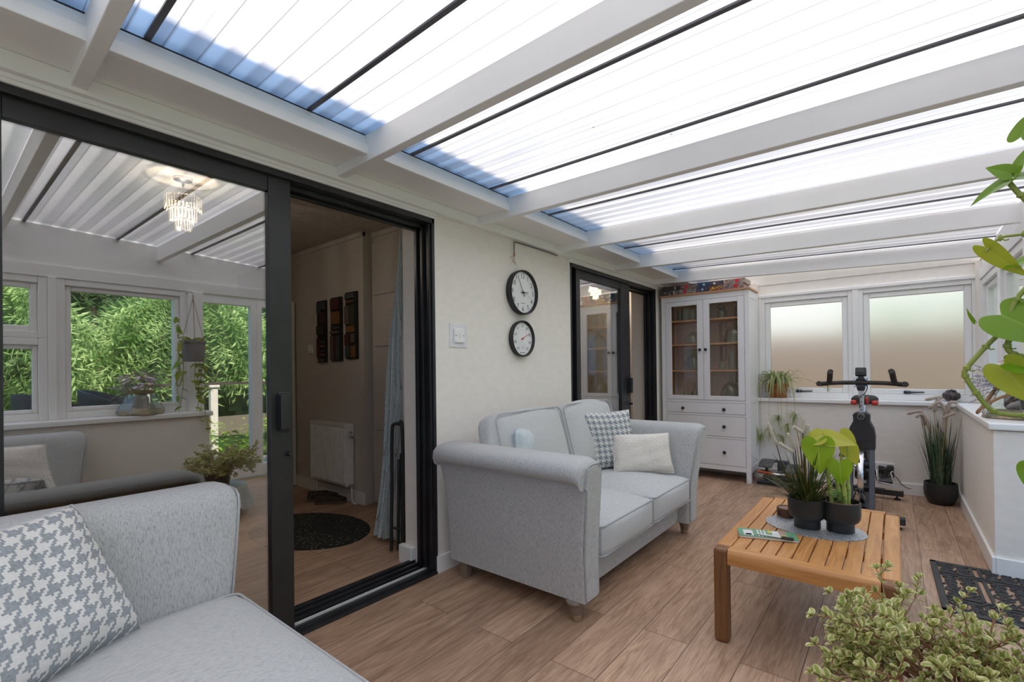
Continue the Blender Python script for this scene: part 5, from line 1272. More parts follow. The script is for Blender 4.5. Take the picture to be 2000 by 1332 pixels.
def twig(p, d, L_, r, lvl):
    pts = [V(p)]; d = V(d).normalized(); n = max(4, int(L_/.022)); 
    for i in range(n):
        sag = .055 + .05*(i/n) + (.03 if lvl else 0)
        d = (d + V((r5.uniform(-.12,.12), r5.uniform(-.12,.12), r5.uniform(-.10,.12)-sag*(.6 if lvl else 1)))).normalized()
        pts.append(pts[-1] + d*(L_/n))
    tw.tube(pts, [max(.0013, r*(1-.72*i/n)) for i in range(n+1)], 6)
    for i in range(2, n+1):
        q_ = pts[i]; dd = (pts[i]-pts[i-1]).normalized(); u = dd.orthogonal().normalized(); w2 = dd.cross(u); a = i*PI/2 + r5.uniform(-.4,.4)
        if lvl >= 1 or i > n*.6:
            for k in (0, 1):
                ld = (u*math.cos(a+PI*k)+w2*math.sin(a+PI*k))*.9 + dd*.45 + V((0,0,.35)); L2 = r5.uniform(.016,.027)
                oval(lf, q_, ld, V((0,0,1))+dd*.2, L2, L2*r5.uniform(.62,.80))
        if lvl < 2 and i < n and r5.random() < (.62 if lvl == 0 else .42):
            a2 = r5.uniform(0,2*PI); nd = dd*.7 + (u*math.cos(a2)+w2*math.sin(a2))*.8 + V((0,0,.45)); twig(q_, nd, L_*r5.uniform(.22,.45) if lvl == 0 else L_*r5.uniform(.35,.6), r*(1-.72*i/n)*.7, lvl+1)
    e = pts[-1]; dd = (pts[-1]-pts[-2]).normalized()
    for k in range(5):
        ld = dd*.8 + V((r5.uniform(-.7,.7), r5.uniform(-.7,.7), r5.uniform(-.1,.8))); oval(lf, e, ld, V((r5.uniform(-.3,.3),r5.uniform(-.3,.3),1)), r5.uniform(.013,.022), .014)
for k in range(42):
    az = 2*PI*k/42 + r5.uniform(-.12,.12); tilt = r5.uniform(.55,1.35)
    L0 = r5.uniform(.12,.26)
    ca = math.cos(az-2.7)                       # the bush leans out towards the room
    L0 *= 1 + .18*max(0, ca)
    twig((.04*math.cos(az), .04*math.sin(az), .115), (math.cos(az)*math.sin(tilt)*1.0, math.sin(az)*math.sin(tilt), math.cos(tilt)+.25), L0, .0052, 0)

for az, L_, el in ((2.5,.34,.5),(3.1,.33,.75),(2.0,.30,.9),(1.6,.34,.55),(1.1,.30,.7),(2.9,.30,1.1),(3.6,.28,.6),(.6,.30,.6)):
    twig((.03*math.cos(az), .03*math.sin(az), .115), (math.cos(az)*math.cos(el), math.sin(az)*math.cos(el), math.sin(el)+.25), L_*.76, .0058, 0)
tw.build('stems', TWIG, t, smooth=True)
lf.build('leaves', BUSHL, t, smooth=True)

# ---------------------------------------------------------------- hanging pothos
VINE = mat('pothos_vine', (.21,.27,.035), .45, c2=(.30,.33,.06), ns=12)
PLEAF = leaf_mat('pothos_leaf', (.13,.27,.008), (.20,.34,.015), .30, .22, 5, vein=((.26,.40,.05), .03))
PLEAFY = leaf_mat('pothos_leaf_yellow', (.36,.42,.02), (.44,.46,.04), .35, .25, 5, vein=((.45,.48,.08), .03))
PL0 = V((2.40, 1.40, 0))
t = thing('hanging_pothos', 'trailing pothos with glossy leaves in a hanging pot at the right edge', 'hanging plant', PL0)
def R_(p): return V(p) - PL0
q = MB(); q.lathe([(.001,1.27),(.065,1.27),(.072,1.28),(.085,1.425),(.092,1.427),(.092,1.445),(.086,1.445),(.08,1.42)], (0,0,0), 32, cap=False); q.build('pot', mat('grey_hanging_pot', (.20,.20,.22), .6), t, smooth=True)
q = MB(); q.lathe([(.001,1.43),(.084,1.428)], (0,0,0), 24, cap=False); q.build('soil', SOIL, t, smooth=True)
q = MB()
for k in range(3):
    a = 2*PI*k/3+.4; q.tube([(.09*math.cos(a), .09*math.sin(a), 1.43), (.0,.0,1.80)], .0028, 5)
q.tube([V((.012*math.cos(a), 0, 1.812+.012*math.sin(a))) for a in [2*PI*i/14 for i in range(14)]], .0025, 5, closed=True)
q.tube(smooth_path([(0,0,1.822),(.02,0,1.85),(.06,0,1.86),(.10,.0,1.86),(.24,.02,1.865)], 4), .003, 6); q.build('hanger', mat('hanger_cord', (.33,.24,.17), .8), t, smooth=True)
# vine runs (points are where the stems hang in the room, close to the camera)
def vine(pts, r): 
    q = MB(); pp = smooth_path([R_(p) for p in pts], 6); q.tube(pp, r, 8)
    for p in pts[1:-1]: q.lathe([(.001,-.006),(r*1.35,-.003),(r*1.35,.003),(.001,.006)], R_(p), 8); q.tube([R_(p), R_(p)+V((.006,-.003,-.006)), R_(p)+V((.011,-.004,-.005))], .0013, 4)
    return q.build('vine', VINE, t, smooth=True)
v1 = vine([(2.40,1.40,1.43),(2.37,1.36,1.462),(2.333,1.325,1.462),(2.30,1.275,1.39),(2.275,1.255,1.335),(2.245,1.25,1.29),(2.227,1.25,1.238),(2.204,1.25,1.205),(2.178,1.25,1.165),(2.1755,1.25,1.150),(2.190,1.25,1.118),(2.213,1.25,1.084),(2.252,1.25,1.078),(2.285,1.25,1.085),(2.305,1.25,1.10)], .0042)
v2 = vine([(2.40,1.40,1.43),(2.375,1.355,1.464),(2.338,1.318,1.458),(2.305,1.275,1.37),(2.272,1.257,1.295),(2.243,1.25,1.235),(2.232,1.25,1.205),(2.240,1.25,1.190),(2.262,1.25,1.183),(2.295,1.26,1.18),(2.32,1.265,1.17)], .0045)
v3 = vine([(2.40,1.40,1.43),(2.37,1.35,1.468),(2.33,1.30,1.468),(2.275,1.26,1.455),(2.252,1.25,1.478),(2.236,1.25,1.508)], .0042)
v4 = vine([(2.40,1.40,1.43),(2.38,1.35,1.462),(2.35,1.30,1.47),(2.29,1.26,1.42),(2.255,1.25,1.407),(2.225,1.25,1.405),(2.206,1.25,1.383)], .0024)
def pleaf(b_, d, nn, L_, W2, m, par, fold=.18, curl=.12):
    q = MB(); heart(q, R_(b_), d, nn, L_, W2, fold, curl); return q.build('leaf', m, par, smooth=True)
CAMD = V((-.10,-1,.0))
pleaf((2.238,1.25,1.510), (-.92,.1,-.52), (-.35,-.62,.70), .064, .036, PLEAF, v3, .25)
pleaf((2.240,1.25,1.520), (-.62,.05,.45), (-.35,-.75,.50), .040, .032, PLEAF, v3, .3)
pleaf((2.246,1.25,1.518), (.25,-.1,.95), (-.85,-.5,.1), .05, .030, PLEAF, v3, .3)
pleaf((2.245,1.25,1.512), (.98,-.1,-.10), (.0,-.6,.8), .05, .036, PLEAF, v3)
pleaf((2.252,1.24,1.58), (.3,-.1,.9), (-.7,-.7,.1), .05, .045, PLEAF, v3)
pleaf((2.205,1.25,1.392), (.62,-.05,-.80), (-.55,-.80,-.20), .085, .036, PLEAFY, v4, .15)
pleaf((2.262,1.25,1.36), (-.8,-.1,-.25), (-.1,-.55,.85), .04, .03, PLEAF, v4)
pleaf((2.190,1.25,1.253), (-.45,0,.85), (-.8,-.5,-.2), .030, .010, PLEAF, v1, .5)
pleaf((2.225,1.245,1.262), (.72,-.35,-.56), (-.10,-.86,.50), .105, .085, PLEAF, v1, .10)
pleaf((2.244,1.262,1.247), (-.9,.1,.05), (-.1,-.5,.85), .05, .04, PLEAFY, v1, .3)
pleaf((2.225,1.24,1.168), (.50,-.1,-.85), (-.35,-.92,.15), .085, .062, PLEAFY, v2, .16)
pleaf((2.232,1.235,1.172), (.95,-.15,-.25), (-.1,-.6,.8), .06, .05, PLEAF, v2, .2)
v5 = vine([(2.40,1.40,1.43),(2.385,1.352,1.464),(2.372,1.312,1.455),(2.345,1.28,1.36),(2.315,1.26,1.22),(2.292,1.25,1.09),(2.277,1.25,1.02),(2.264,1.25,.987)], .003)
pleaf((2.264,1.25,.987), (-.1,-.1,-1), (-.3,-.95,.1), .05, .045, PLEAF, v5)
pleaf((2.305,1.25,1.10), (.8,.0,-.4), (-.2,-.9,.4), .07, .055, PLEAF, v1); pleaf((2.32,1.265,1.17), (.8,.0,-.5), (-.2,-.9,.4), .07, .055, PLEAFY, v2)
r6 = random.Random(9)
for s in range(6):
    a = r6.uniform(-.6, 2.2); L_ = r6.uniform(.3,.75); x, y = .09*math.cos(a), .09*math.sin(a)
    pts = [(.03*math.cos(a), .03*math.sin(a), 1.43), (x, y, 1.47), (x*1.4, y*1.4, 1.40)] + [(x*1.45+r6.uniform(-.02,.02), y*1.45+r6.uniform(-.02,.02), 1.40-L_*k/4) for k in range(1, 5)]
    pts = [(max(p[0], -.02), p[1], p[2]) for p in pts]
    pp = smooth_path(pts, 4); q = MB(); q.tube(pp, .003, 6); vv = q.build('vine', VINE, t, smooth=True)
    q = MB()
    for i in range(2, len(pp), 2):
        b2 = r6.uniform(0, 2*PI); d = V((math.cos(b2), math.sin(b2), -.5)); heart(q, pp[i], d, V((d.x*.4, d.y*.4, 1)), r6.uniform(.04,.07), r6.uniform(.035,.055))
    q.build('leaves', PLEAFY if s % 2 else PLEAF, vv, smooth=True)
# ================================================================ THINGS IN THE HALL
rg = random.Random(14)
DK = mat('art_dark_frame', (.018,.013,.010), .6)
AC = [mat('art_slate', (.06,.075,.08), .6), mat('art_maroon', (.08,.022,.022), .6), mat('art_ochre', (.20,.10,.03), .6), mat('art_taupe', (.13,.095,.08), .6), mat('art_olive', (.05,.05,.022), .6)]
blocks = [[(.0,.5,.80,.98,0),(.55,1,.85,.98,0),(.45,.95,.62,.82,1),(.1,.95,.45,.60,4),(.45,.95,.44,.58,1),(.0,.4,.08,.40,1),(.5,.95,.30,.36,0),(.5,.95,.24,.28,2),(.5,.95,.16,.21,0),(.5,.95,.10,.14,2),(.15,.9,.01,.06,3)],
          [(.1,.95,.80,.98,1),(.05,.95,.58,.78,2),(.05,.85,.50,.55,0),(.05,.85,.43,.48,3),(.0,.35,.02,.40,3),(.4,.6,.02,.38,1),(.65,.95,.02,.40,0)],
          [(.05,.9,.90,.98,0),(.1,.8,.84,.88,2),(.0,.45,.52,.80,3),(.5,.95,.50,.80,4),(.05,.9,.40,.50,2),(.0,.45,.20,.38,1),(.5,.9,.24,.38,3),(.0,.45,.02,.20,0),(.5,.95,.02,.20,2)]]
for i, (x0, x1, z0, z1, lab) in enumerate(((-2.285,-2.135,1.265,1.855,'left panel of the three dark wooden collage panels on the hall wall'), (-2.04,-1.868,1.272,1.862,'middle panel of the three dark wooden collage panels on the hall wall'), (-1.79,-1.62,1.285,1.885,'right panel of the three dark wooden collage panels on the hall wall'))):
    t = thing('wall_art', lab, 'wall art', (x0, 2.409, z0), 0, 'three wooden collage panels')
    w_, h_ = x1-x0, z1-z0
    q = MB(); q.box(0, w_, -.025, -.001, 0, h_); q.build('backing', DK, t, bevel=.002)
    for (a, b_, c_, d_, m_) in blocks[i]:
        q = MB(); q.box(a*w_+.003, b_*w_-.003, -.025-rg.uniform(.008,.022), -.025, c_*h_, d_*h_-.004); q.build('block', AC[m_], t, bevel=.002)
# radiator
RADW = mat('radiator_white', (.88,.87,.85), .3)
t = thing('radiator', 'white ribbed panel radiator under the collage panels in the hall', 'radiator', (-2.31, 2.33, .13))
q = MB(); q.box(0,.60,0,.012,0.02,.555)
q.build('panel', RADW, t, bevel=.004)
q = MB()
for k in range(17): x = .03+.0335*k; q.hexa([(x,-.0,.04),(x+.022,-.0,.04),(x+.022,0.002,.04),(x,0.002,.04),(x+.004,-.009,.53),(x+.018,-.009,.53),(x+.022,0.002,.54),(x,0.002,.54)]) if False else q.box(x,x+.018,-.016,.001,.045,.53)
q.build('ribs', RADW, t, bevel=.003)
q = MB(); q.box(-.004,.604,-.012,.072,.555,.575); q.box(-.004,0,-.01,.07,.02,.555); q.box(.60,.604,-.012,.072,.02,.555); q.build('casing', RADW, t, bevel=.003)
q = MB(); q.lathe([(.012,0),(.014,.012),(.010,.03),(.001,.031)], (.604,.03,.50), 14, 'x'); q.lathe([(.014,0),(.016,.02),(.012,.05),(.001,.051)], (.604,.03,.46), 12, 'x'); q.lathe([(.016,-.01),(.018,.03),(.012,.04),(.001,.041)], (.604,.03,.03), 14, 'x'); q.build('valve', CHROME, t, smooth=True)
q = MB(); q.tube([(.63,.03,.03),(.632,.03,-.05),(.64,.03,-.115),(.68,.04,-.125)], .008, 8); q.tube([(.02,.04,.02),(.02,.04,-.128)], .008, 8); q.build('pipe', RADW, t, smooth=True)
q = MB(); q.box(.1,.14,.072,.079,.1,.5); q.box(.46,.5,.072,.079,.1,.5); q.build('bracket', RADW, t)
t = thing('hall_switch', 'small light switch on the hall wall left of the collage panels', 'switch', (-2.45, 2.409, 1.40))
q = MB(); q.box(-.043,.043,-.010,-.001,-.043,.043); q.build('plate', RADW, t, bevel=.002); q = MB(); q.box(-.008,.008,-.016,-.010,-.013,.013); q.build('rocker', RADW, t)
# shoes
SHOE = mat('brown_suede', (.045,.028,.018), .85, c2=(.07,.045,.03), ns=40); SOLE = mat('shoe_sole', (.12,.085,.06), .7); LINER = mat('shoe_liner', (.02,.016,.014), .9)
def shoe(label, loc, rz):
    t = thing('shoe', label, 'shoe', loc, rz, 'pair of slippers under the radiator')
    pts = [(0,-.12),(.035,-.115),(.045,-.06),(.04,0),(.05,.06),(.045,.11),(.02,.14),(-.01,.145),(-.04,.12),(-.05,.07),(-.04,0),(-.042,-.06),(-.033,-.11)]
    q = MB(); q.extrude(pts, lambda i, p: V((p[0]*(1.06 if i == 0 else 1.03), p[1]*1.03, .001+.022*i)), 2); q.build('sole', SOLE, t, smooth=.6)
    lv = [(1.0,.023,0),(1.02,.045,0),(.92,.065,.004),(.74,.078,-.006),(.56,.080,-.028)]
    q = MB(); q.extrude(pts, lambda i, p: V((p[0]*lv[i][0], (p[1])*(lv[i][0] if p[1] > 0 else min(1,lv[i][0]+.16)) + lv[i][2], lv[i][1] - (.018*(p[1]/.14) if p[1] > .02 and i > 1 else 0))), 5, cap=False); q.build('upper', SHOE, t, smooth=True)
    q = MB(); q.extrude(pts, lambda i, p: V((p[0]*.58*(1-.15*i), p[1]*.56-.028-.006*i, .0785-.03*i)), 2, cap=True); q.build('opening', LINER, t, smooth=.6)
    return t
shoe('brown slip on shoe under the radiator, the left one of the pair', (-2.03, 2.27, 0), -.55); shoe('brown slip on shoe under the radiator, the right one of the pair', (-1.86, 2.25, 0), -.75)
# oval mat
m = mat('black_speckled_mat', (.012,.012,.012), .7, c2=(.016,.016,.015), ns=30)
nt = m.node_tree; b = nt.nodes['Principled BSDF']; vo = nt.nodes.new('ShaderNodeTexVoronoi'); vo.inputs['Scale'].default_value = 34; lk(nt, coords(nt, 'Object'), vo.inputs['Vector'])
n2 = noise(nt, coords(nt, 'Object'), 3.2, 2); mm = nt.nodes.new('ShaderNodeMath'); mm.operation = 'SUBTRACT'; lk(nt, vo.outputs['Distance'], mm.inputs[0]); m3 = nt.nodes.new('ShaderNodeMath'); m3.operation = 'MULTIPLY'; lk(nt, n2, m3.inputs[0]); m3.inputs[1].default_value = .42; lk(nt, m3.outputs[0], mm.inputs[1])
lk(nt, ramp(nt, mm.outputs[0], [(0, (.16,.20,.12)), (.02, (.013,.013,.012))]), b.inputs['Base Color'])
q = MB(); q.lathe([(.001,0),(1,0),(1,.004),(.985,.006),(.001,.006)], (0,0,0), 64); q.v = [(x*.50, y*.365, z) for x, y, z in q.v]
o = q.build('oval_mat', m, None, smooth=True); o.location = (-1.32, 1.785, .0005); o.rotation_euler = (0,0,.12); tag(o, 'black oval mat with pale specks on the hall floor behind the patio door', 'mat')
# curtain and its lining
m, nt, b = newmat('tree_motif_curtain')
tc = nt.nodes.new('ShaderNodeTexCoord'); mp = nt.nodes.new('ShaderNodeMapping'); lk(nt, tc.outputs['UV'], mp.inputs[0]); mp.inputs['Scale'].default_value = (7, 5, 1)
fr = nt.nodes.new('ShaderNodeVectorMath'); fr.operation = 'FRACTION'; lk(nt, mp.outputs[0], fr.inputs[0])
wv = nt.nodes.new('ShaderNodeTexWave'); wv.wave_type = 'RINGS'; wv.rings_direction = 'SPHERICAL'; wv.inputs['Scale'].default_value = .9; wv.inputs['Distortion'].default_value = .5
m2 = nt.nodes.new('ShaderNodeMapping'); m2.inputs['Location'].default_value = (-.5,-.25,0); m2.inputs['Scale'].default_value = (1.6,.8,1); lk(nt, fr.outputs[0], m2.inputs[0]); lk(nt, m2.outputs[0], wv.inputs['Vector'])
ns_ = noise(nt, coords(nt, 'UV', (60,110,1)), 1.0, 3)
mx = nt.nodes.new('ShaderNodeMix'); mx.data_type = 'RGBA'; mx.blend_type = 'MULTIPLY'; mx.inputs['Factor'].default_value = 1
lk(nt, ramp(nt, wv.outputs['Fac'], [(.0, (.24,.24,.22)), (.06, (.48,.54,.54)), (1, (.55,.62,.62))]), mx.inputs['A']); lk(nt, ramp(nt, ns_, [(.35, (.75,.76,.74)), (.6, (1,1,1))]), mx.inputs['B'])
lk(nt, mx.outputs['Result'], b.inputs['Base Color']); b.inputs['Roughness'].default_value = .6; b.inputs['Sheen Weight'].default_value = .3
t = thing('curtain', 'pale blue grey curtain with tree motif gathered at the side of the hall opening', 'curtain', (0,0,0))
def drape(xl, xr, y, ph, nf, amp):
    def f(u, v):
        z = 2.30 - 2.255*v
        l = xl[0] + (xl[1]-xl[0])*v**1.4; r = xr[0] + (xr[1]-xr[0])*v**1.6
        x = l + (r-l)*u; a = u*nf*2*PI + ph
        return V((x + .012*math.sin(a*.5+v*3), y + amp*(.35+.65*v)*math.sin(a) + .015*math.sin(v*9+u*3), z))
    return f
q = MB(); q.grid(64, 40, drape((-.445,-.74), (-.405,-.585), 1.955, 0, 4.5, .032)); q.build('patterned_drape', m, t, smooth=True)
q = MB(); q.grid(48, 40, drape((-.42,-.63), (-.36,-.44), 1.985, 1, 3.5, .026)); q.build('lining', mat('curtain_lining', (.66,.62,.58), .9), t, smooth=True)
q = MB(); q.tube([(-.48,1.97,2.33),(-.48,2.45,2.33)], .012, 8); q.tube([(-.36,1.97,2.33),(-.60,1.97,2.33)], .012, 8); q.box(-.50,-.46,2.44,2.488,2.30,2.36); q.build('curtain_rail', WHITEGLOSS, t, smooth=.6)
# folded chair
t = thing('folded_chair', 'black folded metal chair leaning behind the curtain by the door frame', 'chair', (-.475, 1.885, 0))
q = MB(); q.tube(smooth_path([(.0,0,.012),(.012,.0,.45),(.02,.0,.78),(.045,.0,.83),(.075,.012,.83),(.10,.02,.78),(.10,.02,.02)],6), .011, 8); q.tube([(.03,.03,.012),(.05,.03,.6)], .010, 8); q.tube([(.07,.035,.012),(.07,.035,.6)], .010, 8); q.tube([(.0,0,.16),(.10,.02,.16)], .008, 8); q.build('frame', BLACKMATT, t, smooth=True)
q = MB(); q.softbox((.06,.05,.50), .012,.02,.14,.01,0,6); q.build('seat', BLACKMATT, t, smooth=True, weld=1e-4)
# crystal chandelier
CRY = bpy.data.materials.new('crystal'); CRY.use_nodes = True; b = CRY.node_tree.nodes['Principled BSDF']; b.inputs['Base Color'].default_value = (.9,.86,.78,1); b.inputs['Roughness'].default_value = .12; b.inputs['Metallic'].default_value = .55; b.inputs['Emission Color'].default_value = (1,.72,.42,1); b.inputs['Emission Strength'].default_value = .12
BULB = bpy.data.materials.new('lit_bulb'); BULB.use_nodes = True; b = BULB.node_tree.nodes['Principled BSDF']; b.inputs['Emission Color'].default_value = (1,.74,.42,1); b.inputs['Emission Strength'].default_value = 14
def chandelier(label, loc, s, glow=5):
    t = thing('chandelier', label, 'chandelier', loc, 0, 'lit crystal lamps in the house'); r8 = random.Random(3)
    q = MB(); q.lathe([(.06*s,.0),(.06*s,-.012),(.012,-.02),(.006,-.05)], (0,0,0), 20); q.tube([(0,0,-.02),(0,0,-.18*s)], .005, 6); q.build('ceiling_rose', CHROME, t, smooth=True)
    for i, (r, z0, L_) in enumerate(((.115,-.14,.10),(.085,-.23,.09),(.05,-.305,.08))):
        q = MB(); q.tube([V((r*s*math.cos(a), r*s*math.sin(a), z0*s)) for a in [2*PI*k/24 for k in range(24)]], .005, 6, closed=True)
        rg_ = q.build('tier_ring', CHROME, t, smooth=True)
        q = MB(); n = int(26*r/.115)+6
        for k in range(n):
            a = 2*PI*k/n; x, y = r*s*math.cos(a), r*s*math.sin(a); l = L_*s*r8.uniform(.8,1.1)
            q.lathe([(.001,-l),(.006*s,-l+.012*s),(.007*s,-.014*s),(.001,0)], (x,y,z0*s), 6)
        q.build('crystal_drops', CRY, rg_)
    q = MB()
    for k in range(3): a = 2*PI*k/3; q.lathe([(.001,-.03*s),(.012*s,-.015*s),(.008*s,.01*s),(.001,.02*s)], (.03*s*math.cos(a), .03*s*math.sin(a), -.20*s), 10)
    q.build('bulb', BULB, t, smooth=True)
    l = bpy.data.lights.new('lamp_glow', 'POINT'); l.energy = glow; l.color = (1,.86,.72); l.shadow_soft_size = .015; lo = bpy.data.objects.new('lamp_glow', l); C.objects.link(lo); lo.parent = t; lo.location = (0,0,-.225*s-.04)
    return t
chandelier('crystal chandelier glowing behind the glass of the near patio door', (-1.40, 1.02, 2.399), .85)
chandelier('small warm crystal lamp glowing behind the glass of the far patio door', (-.80, 5.22, 2.32), .75, 14)
q = MB(); q.box(-.86,-.74,5.16,5.28,2.321,2.40); o = q.build('ceiling_hall_boss', ART, None); struct(o)
# dark sideboard seen dimly through the near glass
# ================================================================ GARDEN (mirrored in the patio door, blurred through the frosted panes)
GR = mat('lawn', (.06,.12,.03), .95, c2=(.11,.18,.05), ns=9)
q = MB(); q.box(3.65, 26, -14, 22, -.35, -.25); q.box(-8, 3.65, 5.9, 22, -.35, -.25)
struct(q.build('ground_garden', GR))
q = MB(); q.box(3.52, 5.4, -6, 6, -.25, -.10); q.box(-4, 3.52, -12, -5.2, -.25, -.10); struct(q.build('ground_patio', mat('patio_slab', (.42,.39,.35), .9, c2=(.36,.33,.30), ns=5)))
LEAFS = [leaf_mat('tree_leaf_bright', (.12,.26,.06), (.56,.74,.34), .45, .5, 3), leaf_mat('tree_leaf_mid', (.08,.19,.05), (.40,.60,.24), .4, .5, 3), leaf_mat('tree_leaf_deep', (.05,.12,.05), (.15,.28,.11), .35, .5, 3)]  # wide colour ranges stand in for darks and highlights in the foliage
BARK = mat('bark', (.09,.065,.045), .9, c2=(.14,.10,.07), ns=12)
def crown(seed, R, H, n, ll):
    """leafy crown: sprays of drooping pinnate leaves"""
    r = random.Random(seed); mb = MB()
    for k in range(n):
        az = r.uniform(0, 2*PI); el = r.uniform(-.5, 1.45); rad = R*(.55+.45*r.random()**.4)
        c = V((rad*math.cos(az)*math.cos(el), rad*math.sin(az)*math.cos(el), H*.55*math.sin(el)))
        out = V((math.cos(az), math.sin(az), r.uniform(-.9,.1))).normalized(); s = out.orthogonal().normalized(); s = (s*math.cos(r.uniform(0,6.3)) + out.cross(s)*math.sin(r.uniform(0,6.3))).normalized()
        L_ = ll*r.uniform(.7,1.3)
        for j in range(7):
            p = c + out*L_*j*.22 + V((0,0,-.05*j*j*L_*.5)); sg = 1 if j % 2 else -1
            d = (out*.6 + s*sg + V((0,0,-.35))).normalized(); w = d.cross(out).normalized()*.0 + out*L_*.13
            q0 = p; q1 = p + d*L_*.35 + w*.8; q2 = p + d*L_*.75; q3 = p + d*L_*.35 - w*.8
            mb.add([q0,q1,q2,q3], [(0,1,2,3)])
    return mb
protos = [crown(1, 1.5, 2.6, 2100, .21), crown(2, 1.5, 2.6, 2100, .19)]
def tree(label, x, y, h, s, mi, pi, sq=1.0):
    t = thing('tree', label, 'tree', (x, y, -.25), random.Random(int(x*7+y*3)).uniform(0, 6), 'trees beyond the garden windows')
    q = MB(); q.tube(smooth_path([(0,0,0),(.05,.02,h*.3),(-.03,.04,h*.7),(.02,0,h)],4), [.12*s*(1-.06*i) for i in range(13)], 8)
    for a in (.5,2.2,4.1,5.4): q.tube([(0,0,h*.45),(.5*s*math.cos(a),.5*s*math.sin(a),h*.8)], [.05*s,.02*s], 6)
    q.build('trunk', BARK, t, smooth=True)
    c = MB(); c.v = [(a*s, b_*s, cc*s*sq+h) for a, b_, cc in protos[pi].v]; c.f = protos[pi].f; c.uv = protos[pi].uv
    o = c.build('crown', LEAFS[mi], t); return t
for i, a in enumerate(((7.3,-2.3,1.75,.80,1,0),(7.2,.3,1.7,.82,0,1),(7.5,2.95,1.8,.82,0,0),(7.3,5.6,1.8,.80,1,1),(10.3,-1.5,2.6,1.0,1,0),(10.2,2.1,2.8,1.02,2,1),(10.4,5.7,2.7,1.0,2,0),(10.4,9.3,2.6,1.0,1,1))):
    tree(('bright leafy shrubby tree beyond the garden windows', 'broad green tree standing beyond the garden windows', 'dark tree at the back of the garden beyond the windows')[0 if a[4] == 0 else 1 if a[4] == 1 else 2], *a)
FERN = leaf_mat('fern', (.30,.50,.06), (.45,.62,.12), .4, .5, 4)
for i, (x, y, s) in enumerate(((4.6,2.6,.9),(4.9,3.5,1.0),(5.2,1.7,.8),(4.5,4.4,.9),(5.6,2.9,1.1))):
    q = MB(); r = random.Random(40+i)
    for k in range(46):
        az = r.uniform(0,2*PI); L_ = s*r.uniform(.35,.7); prev = None
        for j in range(10):
            u = j/9; p = V((L_*u*math.cos(az), L_*u*math.sin(az), L_*(.95*math.sin(u*2.0))+.02)); sd = V((-math.sin(az), math.cos(az), 0)); w = L_*.16*(1-u)+.01
            for sg in (-1,1): q.add([p, p+sd*sg*w+V((0,0,-.02)), p+V((math.cos(az),math.sin(az),0))*L_*.06], [(0,1,2)])
    o = q.build('fern', FERN, None); o.location = (x, y, -.10 if x < 5.4 else -.25); tag(o, 'bright green fern growing beside the patio outside the garden door', 'plant', 'ferns outside the garden door')
# timber pergola posts and rail at the patio edge
POSTW = mat('weathered_white_post', (.62,.60,.56), .8)
for i, y in enumerate((1.9, 2.75, 3.6, 4.5)):
    q = MB(); q.box(5.9,6.0,y-.05,y+.05,-.26,.95); q.box(5.88,6.02,y-.07,y+.07,.95,.99); o = q.build('fence_post', POSTW, None, bevel=.01); tag(o, 'white square post of the low garden rail outside the door', 'post', 'posts of the garden rail')
q = MB(); q.box(5.92,5.98,1.8,4.6,.991,1.03); o = q.build('hand_rail', mat('dark_rail', (.05,.04,.035), .7), None); tag(o, 'dark hand rail on the white garden posts outside the door', 'rail')
q = MB(); q.box(5.93,5.97,1.95,2.7,.2,.5); q.box(5.93,5.97,2.8,3.55,.2,.5); q.box(5.93,5.97,3.65,4.45,.2,.5); o = q.build('rail_board', mat('grey_board', (.16,.14,.12), .8), None); tag(o, 'dark boards low between the white garden posts', 'board')
# patio chairs outside the window
RAT = mat('dark_rattan', (.028,.036,.042), .6, c2=(.045,.055,.06), ns=80, bs=.6, bscale=120)
def gchair(label, x, y, rz):
    t = thing('patio_chair', label, 'chair', (x, y, -.10), rz, 'dark patio chairs')
    q = MB(); q.softbox((0,0,.50), .27,.27,.035,.03,.01,8); q.build('seat', RAT, t, smooth=True, weld=1e-4)
    q = MB(); q.grid(16, 10, lambda u, v: V((.30*math.cos(PI*.18+ (PI*1.64)*u + PI*.0 - PI/2 + PI*.0), .30*math.sin(PI*.18+(PI*1.64)*u - PI/2), .50 + (.62*(math.sin(PI*u)**.35))*v if 0 < u < 1 else .5))); q.build('backrest', RAT, t, smooth=True, solid=.03)
    for sx in (-1,1):
        for sy in (-1,1): q = MB(); q.tube([(sx*.2,sy*.2,.47),(sx*.24,sy*.24,.001)], .014, 8); q.build('leg', BLACKMATT, t, smooth=True)
    return t
a = gchair('dark rounded rattan chair on the patio outside, mirrored left of the vase', 3.55, .75, 2.9); b_ = gchair('dark rounded rattan chair on the patio outside, mirrored behind the vase', 3.62, 1.02, 3.4) if False else None
dup(a, (4.15, 1.25, -.10), 'dark rounded rattan chair on the patio outside, mirrored behind the vase', 3.5)
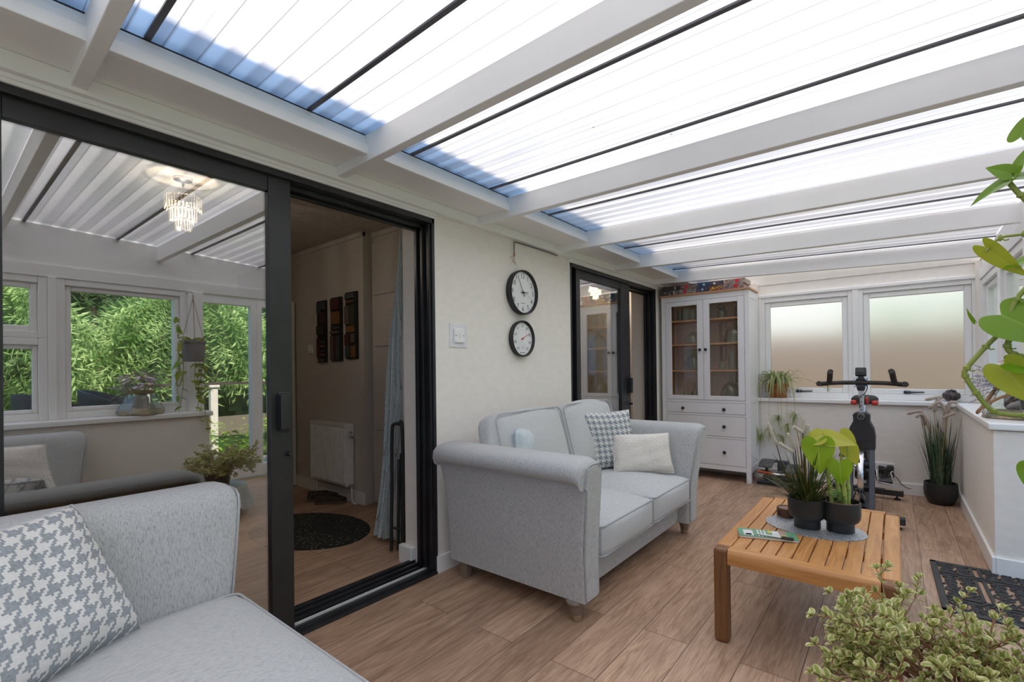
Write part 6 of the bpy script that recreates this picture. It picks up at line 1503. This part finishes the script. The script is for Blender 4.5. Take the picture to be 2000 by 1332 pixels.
# fence and hedge beyond the frosted panes
FEN = wood_mat('fence_board', (.22,.15,.10), (.30,.21,.145), (.36,.26,.18), (8, 8, 1), .85, 3)
q = MB(); q.box(-3, 5.5, 7.45, 7.48, -.25, 1.60)
for k in range(58): q.box(-3+.15*k, -3+.15*k+.12, 7.43, 7.45, -.25, 1.60)
o = q.build('garden_fence', FEN, None); tag(o, 'brown board fence behind the frosted end windows', 'fence')
q = MB(); r = random.Random(77)
for k in range(2600):
    p = V((r.uniform(1.6,5.2), 7.9+r.uniform(-.3,.35), r.uniform(.0,2.0))); d = V((r.uniform(-1,1), r.uniform(-1,1), r.uniform(-.6,.6))).normalized(); s = d.orthogonal().normalized(); q.add([p, p+d*.05+s*.03, p+d*.11, p+d*.05-s*.03], [(0,1,2,3)])
q.box(1.8,5.0,7.8,8.0,-.25,1.6)
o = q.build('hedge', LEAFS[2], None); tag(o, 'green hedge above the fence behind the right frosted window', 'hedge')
# bottle vase of dried flowers on the garden sill (mirrored in the door glass)
src = [o for o in bpy.data.objects if o.name.startswith('flower_lantern')][0]
dup(src, (2.60, 1.09, .8455), 'glass lantern of dried flowers on the garden sill, mirrored in the near patio door', 2.2)

# unseen house, added so the frosted windows show cream instead of blue sky
t = thing('added_cream_house', 'cream rendered house added beyond the fence to tint the light in the frosted windows', 'house', (0, 0, 0))
q = MB(); q.box(-4, 7.6, 10.2, 17, -.25, 6.5); q.build('house_wall', mat('cream_render', (.78,.70,.57), .9), t)
q = MB(); q.extrude([(9.9,6.5),(17.4,6.5),(13.6,8.6)], lambda i, p: V((-4.3+12.2*i, p[0], p[1])), 2); q.build('house_roof', mat('roof_tiles', (.24,.14,.10), .9), t)

q = MB(); r = random.Random(31)
for k in range(5200):
    p = V((12.6+r.uniform(-.5,.5), r.uniform(-7,14), r.uniform(-.2,6.2))); d = V((r.uniform(-1,1), r.uniform(-1,1), r.uniform(-.8,.5))).normalized(); s_ = d.orthogonal().normalized(); q.add([p, p+d*.16+s_*.09, p+d*.34, p+d*.16-s_*.09], [(0,1,2,3)])
q.box(12.8,13.2,-7,14,-.25,5.8)
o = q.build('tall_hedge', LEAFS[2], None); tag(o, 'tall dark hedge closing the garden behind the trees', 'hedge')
